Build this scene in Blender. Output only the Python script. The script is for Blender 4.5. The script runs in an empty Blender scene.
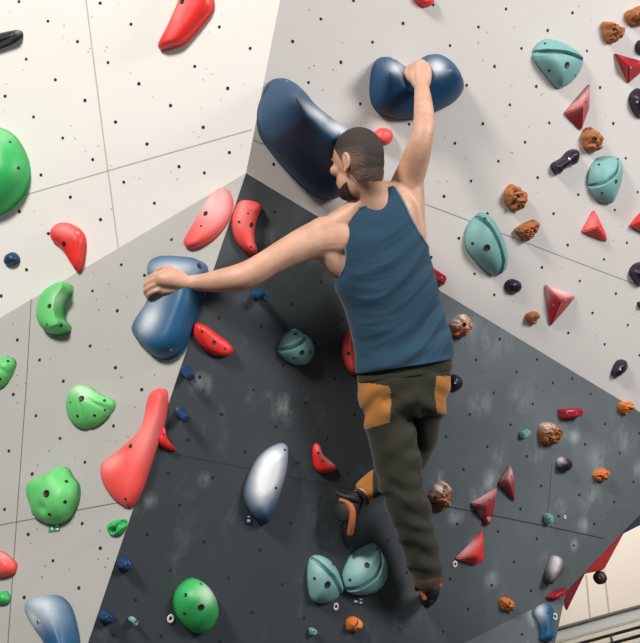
import bpy, bmesh, math, random
from mathutils import Vector, Matrix, noise
from mathutils.bvhtree import BVHTree

# ------------------------------------------------------------------ set-up
scene = bpy.context.scene
COL = scene.collection
FPX, CX, CY = 1100.0, 320.0, 321.5           # focal length and centre in pixels of the 640x643 frame
PITCH = math.radians(12.0)
CAM = Vector((0.0, 0.0, 1.6))
RIGHT = Vector((1, 0, 0)); FWD = Vector((0, math.cos(PITCH), math.sin(PITCH))); UP = Vector((0, -math.sin(PITCH), math.cos(PITCH)))

def D3(x, y, z):                              # camera-frame direction (x right, y down, z away) -> world
    return RIGHT * x - UP * y + FWD * z
def W(x, y, z):                               # pixel and distance along the view axis -> world point
    return CAM + D3((x - CX) / FPX * z, (y - CY) / FPX * z, z)
def ray(x, y):
    return D3((x - CX) / FPX, (y - CY) / FPX, 1.0)
def PX(p):                                    # world -> pixel
    d = p - CAM; z = d.dot(FWD)
    return (CX + FPX * d.dot(RIGHT) / z, CY - FPX * d.dot(UP) / z, z)

cam_data = bpy.data.cameras.new('camera'); cam = bpy.data.objects.new('camera', cam_data); COL.objects.link(cam)
cam.location = CAM; cam.rotation_euler = (math.pi / 2 + PITCH, 0, 0)
cam_data.sensor_fit = 'HORIZONTAL'; cam_data.sensor_width = 36.0; cam_data.lens = 36.0 * FPX / 640.0
cam_data.clip_start = 0.05; cam_data.clip_end = 200
scene.camera = cam

vs = scene.view_settings
vs.view_transform = 'Standard'; vs.look = 'None'; vs.gamma = 1.0; vs.use_curve_mapping = False
vs.exposure = 0.0

# the hall around: bright roof lights above, dim mats below
world = bpy.data.worlds.new('hall'); scene.world = world; world.use_nodes = True
wn = world.node_tree; wn.nodes.clear()
wo = wn.nodes.new('ShaderNodeOutputWorld'); wb = wn.nodes.new('ShaderNodeBackground')
wr = wn.nodes.new('ShaderNodeValToRGB'); wm = wn.nodes.new('ShaderNodeMapRange')
wx = wn.nodes.new('ShaderNodeSeparateXYZ'); wt = wn.nodes.new('ShaderNodeTexCoord')
wn.links.new(wt.outputs['Generated'], wx.inputs[0]); wn.links.new(wx.outputs['Z'], wm.inputs['Value'])
wm.inputs['From Min'].default_value = -1; wm.inputs['From Max'].default_value = 1
wn.links.new(wm.outputs['Result'], wr.inputs['Fac']); wn.links.new(wr.outputs['Color'], wb.inputs['Color'])
cr = wr.color_ramp
cr.elements[0].position = 0.0; cr.elements[0].color = (0.03, 0.035, 0.045, 1)
cr.elements[1].position = 1.0; cr.elements[1].color = (1.0, 1.0, 1.0, 1)
e = cr.elements.new(0.46); e.color = (0.08, 0.085, 0.10, 1)
e = cr.elements.new(0.62); e.color = (0.55, 0.57, 0.60, 1)
wb.inputs['Strength'].default_value = 0.37
wn.links.new(wb.outputs[0], wo.inputs['Surface'])

def area_light(name, target, direction, dist, size, power, color=(1, 1, 1)):
    ld = bpy.data.lights.new(name, 'AREA'); ld.shape = 'SQUARE'; ld.size = size; ld.energy = power; ld.color = color
    lo = bpy.data.objects.new(name, ld); COL.objects.link(lo)
    d = direction.normalized(); lo.location = target + d * dist
    lo.rotation_euler = d.to_track_quat('Z', 'Y').to_euler()
    return lo
back_target = W(600, 590, 9.0)
area_light('roof_window_light', W(320, 320, 4.3), D3(-0.42, -0.66, -0.66), 8.0, 1.3, 670, (1.0, 0.965, 0.91))
area_light('right_fill_light', W(620, 330, 5.2), D3(0.70, -0.55, -0.70), 5.0, 1.6, 238, (1.0, 0.985, 0.965))  # unseen fill lamp, added to brighten the right-hand panels
area_light('back_fill_light', back_target, Vector((-.15, -.75, .75)), 2.6, 1.5, 58, (1.0, 0.95, 0.88))  # added lamp out of view that lifts the wall behind

# ------------------------------------------------------------------ materials
def new_mat(name):
    m = bpy.data.materials.new(name); m.use_nodes = True
    nt = m.node_tree; b = nt.nodes['Principled BSDF']
    return m, nt, b
def noise_node(nt, scale, detail=4, rough=0.55, coord='Object', stretch=None):
    tc = nt.nodes.new('ShaderNodeTexCoord'); n = nt.nodes.new('ShaderNodeTexNoise')
    n.inputs['Scale'].default_value = scale; n.inputs['Detail'].default_value = detail; n.inputs['Roughness'].default_value = rough
    if stretch:
        mp = nt.nodes.new('ShaderNodeMapping'); mp.inputs['Scale'].default_value = stretch
        nt.links.new(tc.outputs[coord], mp.inputs[0]); nt.links.new(mp.outputs[0], n.inputs['Vector'])
    else:
        nt.links.new(tc.outputs[coord], n.inputs['Vector'])
    return n
def maprange(nt, src, a, b, c=0.0, d=1.0):
    m = nt.nodes.new('ShaderNodeMapRange'); nt.links.new(src, m.inputs['Value'])
    m.inputs['From Min'].default_value = a; m.inputs['From Max'].default_value = b
    m.inputs['To Min'].default_value = c; m.inputs['To Max'].default_value = d
    return m.outputs['Result']
def math_node(nt, op, a, b):
    m = nt.nodes.new('ShaderNodeMath'); m.operation = op
    for i, v in enumerate((a, b)):
        if isinstance(v, (int, float)): m.inputs[i].default_value = v
        else: nt.links.new(v, m.inputs[i])
    return m.outputs[0]
def mix(nt, fac, a, b):
    m = nt.nodes.new('ShaderNodeMix'); m.data_type = 'RGBA'
    if isinstance(fac, (int, float)): m.inputs[0].default_value = fac
    else: nt.links.new(fac, m.inputs[0])
    for sock, v in ((m.inputs[6], a), (m.inputs[7], b)):
        if isinstance(v, tuple): sock.default_value = (*v[:3], 1)
        else: nt.links.new(v, sock)
    return m.outputs[2]
def bump(nt, b, src, strength, dist=0.01):
    n = nt.nodes.new('ShaderNodeBump'); n.inputs['Strength'].default_value = strength; n.inputs['Distance'].default_value = dist
    nt.links.new(src, n.inputs['Height']); nt.links.new(n.outputs[0], b.inputs['Normal'])

def plain(name, color, rough=0.6, metal=0.0, var=0.08, scale=30, bmp=0.0):
    m, nt, b = new_mat(name)
    n = noise_node(nt, scale)
    dark = tuple(c * (1 - var) for c in color); light = tuple(min(1, c * (1 + var)) for c in color)
    nt.links.new(mix(nt, n.outputs['Fac'], dark, light), b.inputs['Base Color'])
    b.inputs['Roughness'].default_value = rough; b.inputs['Metallic'].default_value = metal
    if bmp: bump(nt, b, n.outputs['Fac'], bmp)
    return m
def plastic(name, color, rough=0.42, chalk=(0.82, 0.84, 0.86), bmp=0.12, scale=260, var=0.10):
    """moulded hold resin; the 'chalk' attribute says where climbers left chalk on it"""
    m, nt, b = new_mat(name)
    n = noise_node(nt, 14, 5); f = noise_node(nt, scale, 2)
    dark = tuple(c * (1 - var) for c in color); light = tuple(min(1, c * (1 + var)) for c in color)
    base = mix(nt, n.outputs['Fac'], dark, light)
    at = nt.nodes.new('ShaderNodeAttribute'); at.attribute_name = 'chalk'
    k = math_node(nt, 'MULTIPLY', at.outputs['Fac'], maprange(nt, n.outputs['Fac'], 0.25, 0.62, 0.8, 1.1))
    nt.links.new(mix(nt, k, base, chalk), b.inputs['Base Color'])
    nt.links.new(maprange(nt, k, 0, 0.6, rough, 0.9), b.inputs['Roughness'])
    if bmp: bump(nt, b, f.outputs['Fac'], bmp, 0.002)
    return m
def wall_paint(name, color, smear=(0.8, 0.8, 0.8), amount=0.25, spots=(), rough=0.75, var=0.05, wash=()):
    m, nt, b = new_mat(name)
    n1 = noise_node(nt, 2.2, 6, 0.65); n2 = noise_node(nt, 9, 6, 0.7, stretch=(1, 1, 0.55)); n3 = noise_node(nt, 420, 2)
    dark = tuple(c * (1 - var) for c in color); light = tuple(min(1, c * (1 + var)) for c in color)
    base = mix(nt, n1.outputs['Fac'], dark, light)
    k = math_node(nt, 'MULTIPLY', maprange(nt, n2.outputs['Fac'], 0.56, 0.80), amount)
    tc = nt.nodes.new('ShaderNodeTexCoord')
    for (p, r, s) in spots:                                  # hand and shoe chalk smears at known places
        d = nt.nodes.new('ShaderNodeVectorMath'); d.operation = 'DISTANCE'
        nt.links.new(tc.outputs['Object'], d.inputs[0]); d.inputs[1].default_value = p
        g = maprange(nt, d.outputs['Value'], r, r * 0.15, 0, s)
        g = math_node(nt, 'MULTIPLY', g, maprange(nt, n2.outputs['Fac'], 0.42, 0.62))
        k = math_node(nt, 'MAXIMUM', k, g)
    for (p, r, s) in wash:                                   # broad soft patches mixed towards the smear colour
        d = nt.nodes.new('ShaderNodeVectorMath'); d.operation = 'DISTANCE'
        nt.links.new(tc.outputs['Object'], d.inputs[0]); d.inputs[1].default_value = p
        g = maprange(nt, d.outputs['Value'], r, r * 0.1, 0, s)
        base = mix(nt, math_node(nt, 'MULTIPLY', g, maprange(nt, n1.outputs['Fac'], 0.3, 0.6, 0.7, 1.0)), base, smear)
    nt.links.new(mix(nt, k, base, smear), b.inputs['Base Color'])
    b.inputs['Roughness'].default_value = rough
    bump(nt, b, n3.outputs['Fac'], 0.15, 0.002)
    return m

# ------------------------------------------------------------------ object helpers
def link(name, mesh, mats, parent=None, mat_world=None):
    o = bpy.data.objects.new(name, mesh); COL.objects.link(o)
    for m in (mats if isinstance(mats, (list, tuple)) else [mats]): mesh.materials.append(m)
    if mat_world is not None: o.matrix_world = mat_world
    if parent is not None:
        o.parent = parent
        o.matrix_parent_inverse = Matrix.Identity(4)
        if mat_world is not None: o.matrix_basis = parent.matrix_world.inverted() @ mat_world
    return o
def tag(o, label, cat, group=None):
    o['label'] = label; o['category'] = cat
    if group: o['group'] = group
    return o
def to_mesh(bm, name, smooth=True):
    me = bpy.data.meshes.new(name); bm.to_mesh(me); bm.free()
    if smooth:
        for p in me.polygons: p.use_smooth = True
    return me
def sharp(me, deg=35):
    for p in me.polygons: p.use_smooth = True
    try: me.set_sharp_from_angle(angle=math.radians(deg))
    except Exception: pass
def catmull(pts, n, closed=True):
    """resample a polyline of vectors (any dimension tuples) smoothly to n points"""
    N = len(pts); segs = N if closed else N - 1
    dense = []
    for i in range(segs):
        if closed: p0, p1, p2, p3 = (pts[(i + k - 1) % N] for k in range(4))
        else: p0, p1, p2, p3 = (pts[min(max(i + k - 1, 0), N - 1)] for k in range(4))
        for s in range(12):
            t = s / 12.0
            dense.append(tuple(0.5 * ((2 * b) + (-a + c) * t + (2 * a - 5 * b + 4 * c - d) * t * t + (-a + 3 * b - 3 * c + d) * t ** 3)
                               for a, b, c, d in zip(p0, p1, p2, p3)))
    dense.append(tuple(pts[0] if closed else pts[-1]))
    L = [0.0]
    for a, b in zip(dense, dense[1:]): L.append(L[-1] + math.dist(a[:3], b[:3]))
    out = []; j = 0; cnt = n if closed else n - 1
    for i in range(n):
        t = L[-1] * i / cnt
        while j < len(L) - 2 and L[j + 1] < t: j += 1
        f = (t - L[j]) / max(1e-9, L[j + 1] - L[j])
        out.append(tuple(a + (b - a) * min(1, max(0, f)) for a, b in zip(dense[j], dense[j + 1])))
    return out

# ------------------------------------------------------------------ the climbing wall's planes
ZP = 4.2
VP = dict(P=(246, 173, 1.0), R1=(280, 0, .9898), L=(0, 318, 1.064), Rr=(640, 412, 1.2704), R2=(88, 643, .929))
XV = {k: W(x, y, z * ZP) for k, (x, y, z) in VP.items()}
PLANE = {}
def set_plane(k, a, b, c):
    n = (b - a).cross(c - a).normalized()
    if n.dot(CAM - a) < 0: n = -n
    PLANE[k] = (a.copy(), n)
for k, t in dict(A=('P', 'R1', 'L'), B=('P', 'R1', 'Rr'), C=('P', 'L', 'R2'), D=('P', 'R2', 'Rr')).items():
    set_plane(k, *(XV[i] for i in t))
def on(k, x, y, off=0.0):
    a, n = PLANE[k]; r = ray(x, y)
    return CAM + r * ((a + n * off - CAM).dot(n) / r.dot(n))
CR = on('D', 566, 592); CL = on('D', 300, 725); QQ = on('D', 702.5, 450)
e3 = on('D', 541, 712); e3 = CAM + (e3 - CAM) * 0.965
set_plane('E', CR, CL, e3)
# return face behind the free edge on the right
set_plane('G', CR, QQ, CR + D3(0.10, 0.16, 0.9))
PLANE['G'] = (PLANE['G'][0], PLANE['G'][1] if PLANE['G'][1].dot(D3(1, 1, 0)) > 0 else -PLANE['G'][1])

def slab(name, poly, n, mats, thick=0.06, holes=(), seams=(), specks=(), plane=None):
    bm = bmesh.new()
    f = [bm.verts.new(p) for p in poly]; b = [bm.verts.new(p - n * thick) for p in poly]
    bm.faces.new(f); bm.faces.new(list(reversed(b)))
    for i in range(len(f)):
        j = (i + 1) % len(f); bm.faces.new((f[j], f[i], b[i], b[j]))
    bmesh.ops.recalc_face_normals(bm, faces=bm.faces)
    u = n.orthogonal().normalized(); v = n.cross(u)
    def disc(p, r, mi, seg=12, h=0.0008):
        vs_ = [bm.verts.new(p + n * h + (u * math.cos(2 * math.pi * s / seg) + v * math.sin(2 * math.pi * s / seg)) * r) for s in range(seg)]
        fc = bm.faces.new(vs_); fc.normal_update()
        if fc.normal.dot(n) < 0: fc.normal_flip()
        fc.material_index = mi
    for p, r in holes: disc(p, r, 1)
    for p, r in specks: disc(p, r, 2, 8)
    for pts, w in seams:
        for a, c in zip(pts, pts[1:]):
            s = n.cross(c - a).normalized() * (w / 2)
            fc = bm.faces.new([bm.verts.new(q + n * 0.0006) for q in (a + s, a - s, c - s, c + s)]); fc.normal_update()
            if fc.normal.dot(n) < 0: fc.normal_flip()
            fc.material_index = 2
    o = link(name, to_mesh(bm, name, False), mats); o['kind'] = 'structure'
    return o

# bolt holes of the four panels, as seen in the photograph (pixels), put on their planes
HOLES = {}
HOLES['A'] = [(19,1.6),(48,21.2),(77.6,41.6),(108,62.6),(26.2,59.2),(55.4,79.8),(85,100.4),(115.6,122),(5.2,96.2),(33.6,117),(100.2,3.2),(131,24.2),(194.8,66.4),(219.4,27),(250.2,48.4),(139,83.8),(170.6,105.6),(227.8,88.4),(203.2,127.4),(62.8,138),(92.8,159.6),(41,175),(70.4,197.2),(19.4,211.6),(100.6,219.6),(123.8,182.2),(48.4,233.6),(147,144),(179,166.6),(204.4,173),(229.4,152.6),(154.4,203.2),(26.6,269.8),(1.2,296)]
HOLES['B'] = [(353.4,0.4),(320.8,19),(292.6,41.4),(372.4,42.2),(340.8,62.2),(308.4,82.4),(360.2,103.8),(403,23.4),(433,4.6),(478.4,27),(506,9),(450,45.6),(494.4,66.4),(466.6,85.2),(509.8,104.8),(482.8,123.8),(409,124.2),(572.4,12.8),(547.6,30.4),(521.4,48.4),(586.8,51),(536.2,86.4),(600,87.6),(549.2,122.8),(613.2,123.4),(273.6,164.2),(454.8,143.2),(498.4,161.2),(471,181),(444,196.4),(487.4,213.6),(458.8,238.2),(525,142.2),(625.6,158.2),(537.6,177.6),(578.2,194.6),(637.6,192),(553.4,213.6),(614.8,210),(567.6,245),(626.8,242.8),(431,257.4),(474.4,273.8),(494.2,294.8),(541.8,267.4),(604,259.4),(579.8,281),(615.8,293.6),(592.4,313),(568.2,332.8),(627.8,325),(604.6,344.2),(639.4,355.2)]
HOLES['C'] = [(171.6,239.6),(121.4,264.8),(92.6,291),(117.4,310.8),(90.2,346),(115.4,367.6),(39.6,360),(63.4,381.2),(17.4,340),(144.6,275.4),(13.4,394.4),(36,415.8),(60,438.4),(113.6,426),(85,462.2),(9,451),(32.2,474),(4.6,509.4),(141.8,389.6),(130.4,445.8),(82.2,523.6),(28.2,534.4),(100.4,548.2),(53,560.8),(79,588),(24.2,597.4)]
HOLES['D'] = [(274.4,212.2),(320.8,281.8),(291.4,304.2),(342,319.8),(261,326.6),(313.6,342.6),(283.4,365.4),(334.6,379),(218.8,317.8),(199.6,377),(439.4,305),(499.8,339.2),(476.2,360),(537,359.4),(516.4,371.8),(572.2,378.6),(552.8,382.8),(221.4,414.2),(188.2,440),(245.2,452),(168.2,472.8),(212.8,477.8),(179.6,505),(253.4,389.6),(305.4,402.8),(275.6,426.8),(326.8,438.4),(354.6,414.6),(298,463),(347.8,473.2),(320,498.2),(493.6,392.8),(469.8,414.4),(445.8,436.6),(510.4,424.8),(487.2,446.8),(463.4,469.4),(590.6,394),(532.6,403.8),(605,424),(585,444.2),(526.6,456.2),(619.6,453.2),(541,486),(579.2,494.8),(633.4,481.8),(520.4,508.8),(614,502),(639,433.4),(147.4,534.2),(204,541.8),(170.2,570),(228.4,577.6),(135.4,600),(251.8,612.4),(161,636.4),(219.6,641.8),(290.8,523),(259.8,550),(282.4,584.4),(304,618.2),(381,597.4),(388,540.2),(457,524),(497.8,531.4),(407,572.4),(450.2,578.8),(491.8,585.2),(425.6,603.8),(468,609.2),(399.8,629.2),(443,631.6),(558.4,516.2),(594.2,524),(536.8,538.8),(573.8,545.4),(514,561.6),(530.8,590.6),(113.6,635.2)]
P0 = XV['P']
R1e = P0 + (XV['R1'] - P0) * 2.4; Le = P0 + (XV['L'] - P0) * 1.9; R2e = P0 + (XV['R2'] - P0) * 1.3; Rre = P0 + (QQ - P0) * 1.0
hole_mat = plain('hole_dark', (0.012, 0.011, 0.011), 0.8)
seam_A = plain('seam_cream', (0.45, 0.40, 0.35), 0.8); seam_C = plain('seam_grey', (0.27, 0.25, 0.24), 0.8); seam_C2 = plain('seam_grey_left', (0.15, 0.145, 0.14), 0.8); seam_D = plain('seam_dark', (0.03, 0.034, 0.038), 0.8)
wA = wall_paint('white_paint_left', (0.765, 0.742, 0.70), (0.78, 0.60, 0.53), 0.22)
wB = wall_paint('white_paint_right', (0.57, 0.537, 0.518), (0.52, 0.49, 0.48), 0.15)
wC = wall_paint('light_grey_paint', (0.42, 0.41, 0.388), (0.5, 0.49, 0.47), 0.25)
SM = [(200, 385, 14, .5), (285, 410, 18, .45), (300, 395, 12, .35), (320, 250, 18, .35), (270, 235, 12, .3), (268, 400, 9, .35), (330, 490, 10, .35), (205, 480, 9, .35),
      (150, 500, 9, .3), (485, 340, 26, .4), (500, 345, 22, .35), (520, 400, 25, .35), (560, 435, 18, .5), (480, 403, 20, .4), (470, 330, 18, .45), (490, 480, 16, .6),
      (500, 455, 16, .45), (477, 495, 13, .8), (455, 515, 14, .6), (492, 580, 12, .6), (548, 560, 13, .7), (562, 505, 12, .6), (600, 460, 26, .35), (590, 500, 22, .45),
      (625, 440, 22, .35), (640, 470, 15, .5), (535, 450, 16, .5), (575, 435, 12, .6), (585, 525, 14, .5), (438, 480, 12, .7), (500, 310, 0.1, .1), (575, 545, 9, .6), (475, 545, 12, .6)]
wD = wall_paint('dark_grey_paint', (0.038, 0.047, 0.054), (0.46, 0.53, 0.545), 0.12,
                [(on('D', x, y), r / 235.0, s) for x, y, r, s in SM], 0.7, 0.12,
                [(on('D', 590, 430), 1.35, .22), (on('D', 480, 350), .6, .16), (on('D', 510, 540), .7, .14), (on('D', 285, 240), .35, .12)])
wE = wall_paint('kicker_grey_paint', (0.10, 0.115, 0.125), (0.5, 0.53, 0.54), 0.3, [(on('E', 533, 618), .05, .7)], 0.7)

HOLE_R = 0.0068
random.seed(4)
def holes_of(k):
    return [(on(k, x, y), HOLE_R * random.uniform(.9, 1.1)) for x, y in HOLES[k]]
def specks_of(k, n, box):
    out = []
    hs = HOLES[k]
    for _ in range(n):
        x, y = random.choice(hs); a = random.uniform(0, 6.28); r = random.uniform(9, 20)
        out.append((on(k, x + r * math.cos(a), y + r * math.sin(a)), random.uniform(.0022, .0036)))
    return out
def extra_holes(k, H, poly_test):
    out = []
    for i in range(-30, 31):
        for j in range(-30, 31):
            w = H[2][0] * i + H[2][1] * j + 1
            if w < .25: continue
            x = (H[0][0] * i + H[0][1] * j + H[0][2]) / w; y = (H[1][0] * i + H[1][1] * j + H[1][2]) / w
            inside = -6 < x < 646 and -6 < y < 649
            if inside or not poly_test(x, y) or abs(x - 320) > 900 or abs(y - 320) > 800: continue
            out.append((on(k, x, y), HOLE_R))
    return out
def below_left(x, y): return y > 173 + (246 - x) * 0.5894
def below_right(x, y): return y > 173 + (x - 246) * 0.6066
tests = {'A': lambda x, y: x < 270 - (y * .19) and not below_left(x, y) and x > -190 and y > -230,
         'B': lambda x, y: x > 290 - (y * .19) and not below_right(x, y) and x < 690 and y > -230,
         'C': lambda x, y: below_left(x, y) and x < 236 - (y - 173) * .336 and x > -190 and y < 780,
         'D': lambda x, y: x > 256 - (y - 173) * .336 and y < 690 - (x - 320) * .5 and y < 760 and y > 640}
HL = {'A': [[28.8928, -21.5352, 18.976], [20.1834, 38.0149, .7115], [-7.8118e-3, 7.7511e-3, 1]],
      'B': [[-33.4258, 22.9332, 505.92], [17.6581, 39.9036, 9.128], [-1.22126e-2, 1.48845e-2, 1]],
      'C': [[23.0629, -27.4804, 59.894], [13.5843, 36.4367, 438.575], [-2.16775e-2, 1.96807e-3, 1]],
      'D': [[-31.7123, 23.377, 445.466], [15.3809, 37.8004, 436.52], [-1.59080e-2, 1.17796e-2, 1]]}
def seam(k, pts, w): return ([on(k, x, y) for x, y in pts], w)
SEAMS = {'A': [seam('A', [(72, -110), (86, 0), (102, 126), (118.3, 248)], .0045), seam('A', [(-140, 240), (20, 196.5), (128, 165), (252, 129.5)], .0045)],
         'B': [seam('B', [(253, 140), (422, 203), (470, 221), (558, 255), (640, 286), (690, 305)], .0038)],
         'C': [seam('C', [(31.3, 299), (26.5, 384), (17.2, 512), (8, 643), (-2, 780)], .004), seam('C', [(-130, 549), (0, 525), (30, 519.5), (73, 511), (132, 500)], .004)],
         'D': [seam('D', [(153, 450), (252, 469), (340, 487), (430, 503), (548, 526.5), (588, 535), (604, 538.4)], .005), seam('D', [(552, 462), (549, 500), (546, 522)], .0025)]}
for k, name, poly, m, sm in (('A', 'wall_upper_left', [P0, R1e, R1e + Le - P0, Le], wA, seam_A), ('B', 'wall_upper_right', [P0, R1e, on('B', 830, -260), on('B', 830, 527.3)], wB, seam_C),
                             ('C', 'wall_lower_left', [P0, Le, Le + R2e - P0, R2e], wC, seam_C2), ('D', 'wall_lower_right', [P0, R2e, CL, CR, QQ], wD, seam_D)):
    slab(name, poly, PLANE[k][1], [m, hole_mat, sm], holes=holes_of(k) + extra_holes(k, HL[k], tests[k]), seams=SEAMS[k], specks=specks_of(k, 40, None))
slab('wall_bottom', [CR, CL, on('E', 290, 860), on('E', 515, 830), on('E', 555, 643)], PLANE['E'][1], [wE, hole_mat, seam_D],
     holes=[(on('E', 521.8, 634.4), HOLE_R), (on('E', 560, 600), HOLE_R * .6)])
gq = D3(0.10, 0.16, 0.9)
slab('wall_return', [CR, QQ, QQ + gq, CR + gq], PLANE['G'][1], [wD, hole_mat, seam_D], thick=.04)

# hall behind the wall, seen past its free edge
def box_bm(bm, c, sx, sy, sz, rot=None, bev=0.0):
    r = bmesh.ops.create_cube(bm, size=1.0); vv = r['verts']
    M = Matrix.Translation(c) @ (rot.to_4x4() if rot else Matrix.Identity(4)) @ Matrix.Diagonal((sx, sy, sz, 1))
    bmesh.ops.transform(bm, matrix=M, verts=vv)
    if bev:
        es = list({e for v in vv for e in v.link_edges})
        bmesh.ops.bevel(bm, geom=es, offset=bev, segments=2, affect='EDGES')
back_paint = wall_paint('hall_wall_paint', (0.74, 0.66, 0.58), (0.6, 0.55, 0.5), 0.15)
YB = 9.0
bm = bmesh.new(); box_bm(bm, Vector((2.5, YB + .1, 3.0)), 14, .2, 6.4)
def back_at(x, y, yy=YB):
    r = ray(x, y); return CAM + r * ((yy - CAM.y) / r.y)
for x0, y0, x1, y1 in ((586, 575, 590, 618), (604, 570, 609, 613)):
    a, c = back_at(x0, y0), back_at(x1, y1)
    s = Vector((.007, 0, 0)); dn = Vector((0, -.001, 0))
    fc = bm.faces.new([bm.verts.new(q + dn) for q in (a - s, c - s, c + s, a + s)]); fc.material_index = 1
bmesh.ops.recalc_face_normals(bm, faces=bm.faces)
o = link('wall_back', to_mesh(bm, 'wall_back', False), [back_paint, seam_A]); o['kind'] = 'structure'
mat_floor = plain('mat_vinyl', (0.05, 0.055, 0.065), 0.6)
bm = bmesh.new(); box_bm(bm, Vector((2.0, 4.0, -.1)), 16, 11, .2)
o = link('floor', to_mesh(bm, 'floor', False), mat_floor); o['kind'] = 'structure'

# slatted gallery railing along the back wall
rail_mat = plain('railing_cream', (0.66, 0.60, 0.50), 0.55); rail_dark = plain('railing_dark', (0.10, 0.085, 0.07), 0.7); beam_mat = plain('railing_beam', (0.52, 0.52, 0.49), 0.6)
rl = bpy.data.objects.new('railing', None); COL.objects.link(rl)
A0 = back_at(540, 633.4, YB - .35); A1 = back_at(690, 592.3, YB - .35); rl.location = A0
bpy.context.view_layer.update()
tag(rl, 'pale slatted railing with dark gaps along the hall wall behind', 'railing')
ax = (A1 - A0); ln = ax.length; rot = ax.to_track_quat('X', 'Z').to_matrix()
dnv = rot @ Vector((0, 0, -1))
def bar(name, off, h, depth, mat, dy=0.0, a=0.0, b=1.0):
    bm = bmesh.new(); c = A0 + ax * ((a + b) / 2) + dnv * off + Vector((0, dy, 0))
    box_bm(bm, c, ln * (b - a), depth, h, rot, .004)
    bmesh.ops.translate(bm, verts=bm.verts, vec=-A0)
    ob = link(name, to_mesh(bm, name, False), mat); ob.parent = rl
    return ob
bar('handrail', .0, .014, .09, rail_dark)
bar('fascia_beam', .050, .075, .06, beam_mat)
bar('backing_board', .40, .56, .03, rail_dark, .10)
for i in range(7):
    bar('slat', .118 + i * .060, .034, .04, rail_mat)
for t in (.18, .42, .66, .9):
    bar('post', .40, .5, .05, rail_dark, -.02, t, t + .008)

# ------------------------------------------------------------------ holds
MAT = {
 'blue': plastic('blue_resin', (0.003, 0.052, 0.128), .45), 'bluelit': plastic('blue_lit_resin', (0.012, 0.092, 0.20), .45),  # bluelit is the same blue resin, lightened as if more strongly lit
 'navy': plastic('navy_resin', (0.008, 0.040, 0.105), .42), 'red': plastic('red_resin', (0.78, 0.028, 0.022), .42, (0.95, 0.55, 0.53)),
 'salmon': plastic('salmon_resin', (0.86, 0.085, 0.075), .45, (0.95, 0.52, 0.50)), 'crimson': plastic('crimson_resin', (0.34, 0.012, 0.022), .35, (0.86, 0.50, 0.50)),
 'green': plastic('green_resin', (0.035, 0.42, 0.105), .45, (0.62, 0.84, 0.62)), 'lime': plastic('lime_resin', (0.13, 0.56, 0.16), .5, (0.72, 0.88, 0.70)),
 'teal': plastic('teal_resin', (0.18, 0.38, 0.365), .55, (0.55, 0.72, 0.70)), 'orange': plastic('orange_resin', (0.36, 0.120, 0.035), .6, (0.80, 0.62, 0.52), .5, 90, .6),
 'vorange': plastic('bright_orange_resin', (0.60, 0.17, 0.03), .5, (0.82, 0.7, 0.62), .3, 90, .45),
 'purple': plastic('purple_resin', (0.014, 0.006, 0.019), .42, (0.75, 0.70, 0.70)), 'black': plastic('black_resin', (0.012, 0.012, 0.012), .35, (0.4, 0.4, 0.4)),
 'maroon': plastic('maroon_resin', (0.06, 0.012, 0.018), .45)}
bolt_dark = plain('bolt_hole_dark', (0.010, 0.010, 0.012), .5); steel = plain('bolt_steel', (0.55, 0.56, 0.58), .35, .9)
ncount = {}

def frame_of(k, x, y):
    """origin on the wall under pixel (x, y); local z along the wall's normal"""
    n = PLANE[k][1]; o = on(k, x, y)
    u = RIGHT - n * RIGHT.dot(n); u.normalize(); v = n.cross(u)
    M = Matrix((u, v, n)).transposed().to_4x4(); M.translation = o
    return M
def dseg(p, a, b):
    ab = b - a; t = max(0, min(1, (p - a).dot(ab) / max(1e-12, ab.length_squared))); return (p - (a + ab * t)).length, t
def dpoly(p, pts):
    best = 9e9; bp = None
    for a, b in zip(pts, pts[1:]) if len(pts) > 1 else [(pts[0], pts[0])]:
        d, t = dseg(p, a, b)
        if d < best: best = d; bp = a + (b - a) * t
    return best, bp

def add_bolts(o, pts, me=None):
    M = o.matrix_world; Mi = M.inverted()
    bm = bmesh.new(); bm.from_mesh(o.data); tree = BVHTree.FromBMesh(bm); bm.free()
    co = Mi @ CAM
    for it in pts:
        x, y, r = it[:3]; mat = bolt_dark if len(it) < 4 else steel
        d = (Mi.to_3x3() @ ray(x, y)).normalized()
        hit, nor, _, _ = tree.ray_cast(co, d)
        if hit is None: continue
        if nor.dot(d) > 0: nor = -nor
        u = nor.orthogonal().normalized(); v = nor.cross(u); rr = r * .0041
        b = bmesh.new(); seg = 14
        # a countersunk rim, then the screw's head sunk inside it
        prof = [(1.15, -.2), (1.15, .12), (.95, .14), (.8, .03), (.0, .02)]
        rings = [[b.verts.new(hit + (u * math.cos(2 * math.pi * s / seg) + v * math.sin(2 * math.pi * s / seg)) * (rr * q) + nor * (rr * h)) for s in range(seg)] for q, h in prof[:-1]]
        cv = b.verts.new(hit + nor * (rr * prof[-1][1]))
        for A_, B_ in zip(rings, rings[1:]):
            for s in range(seg): b.faces.new((A_[s], A_[(s + 1) % seg], B_[(s + 1) % seg], B_[s]))
        for s in range(seg): b.faces.new((rings[-1][s], rings[-1][(s + 1) % seg], cv))
        bmesh.ops.recalc_face_normals(b, faces=b.faces)
        nm = 'bolt_hole' if r >= 1.8 else 'screw_hole'
        c = link(nm, to_mesh(b, nm), mat); c.parent = o

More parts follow.
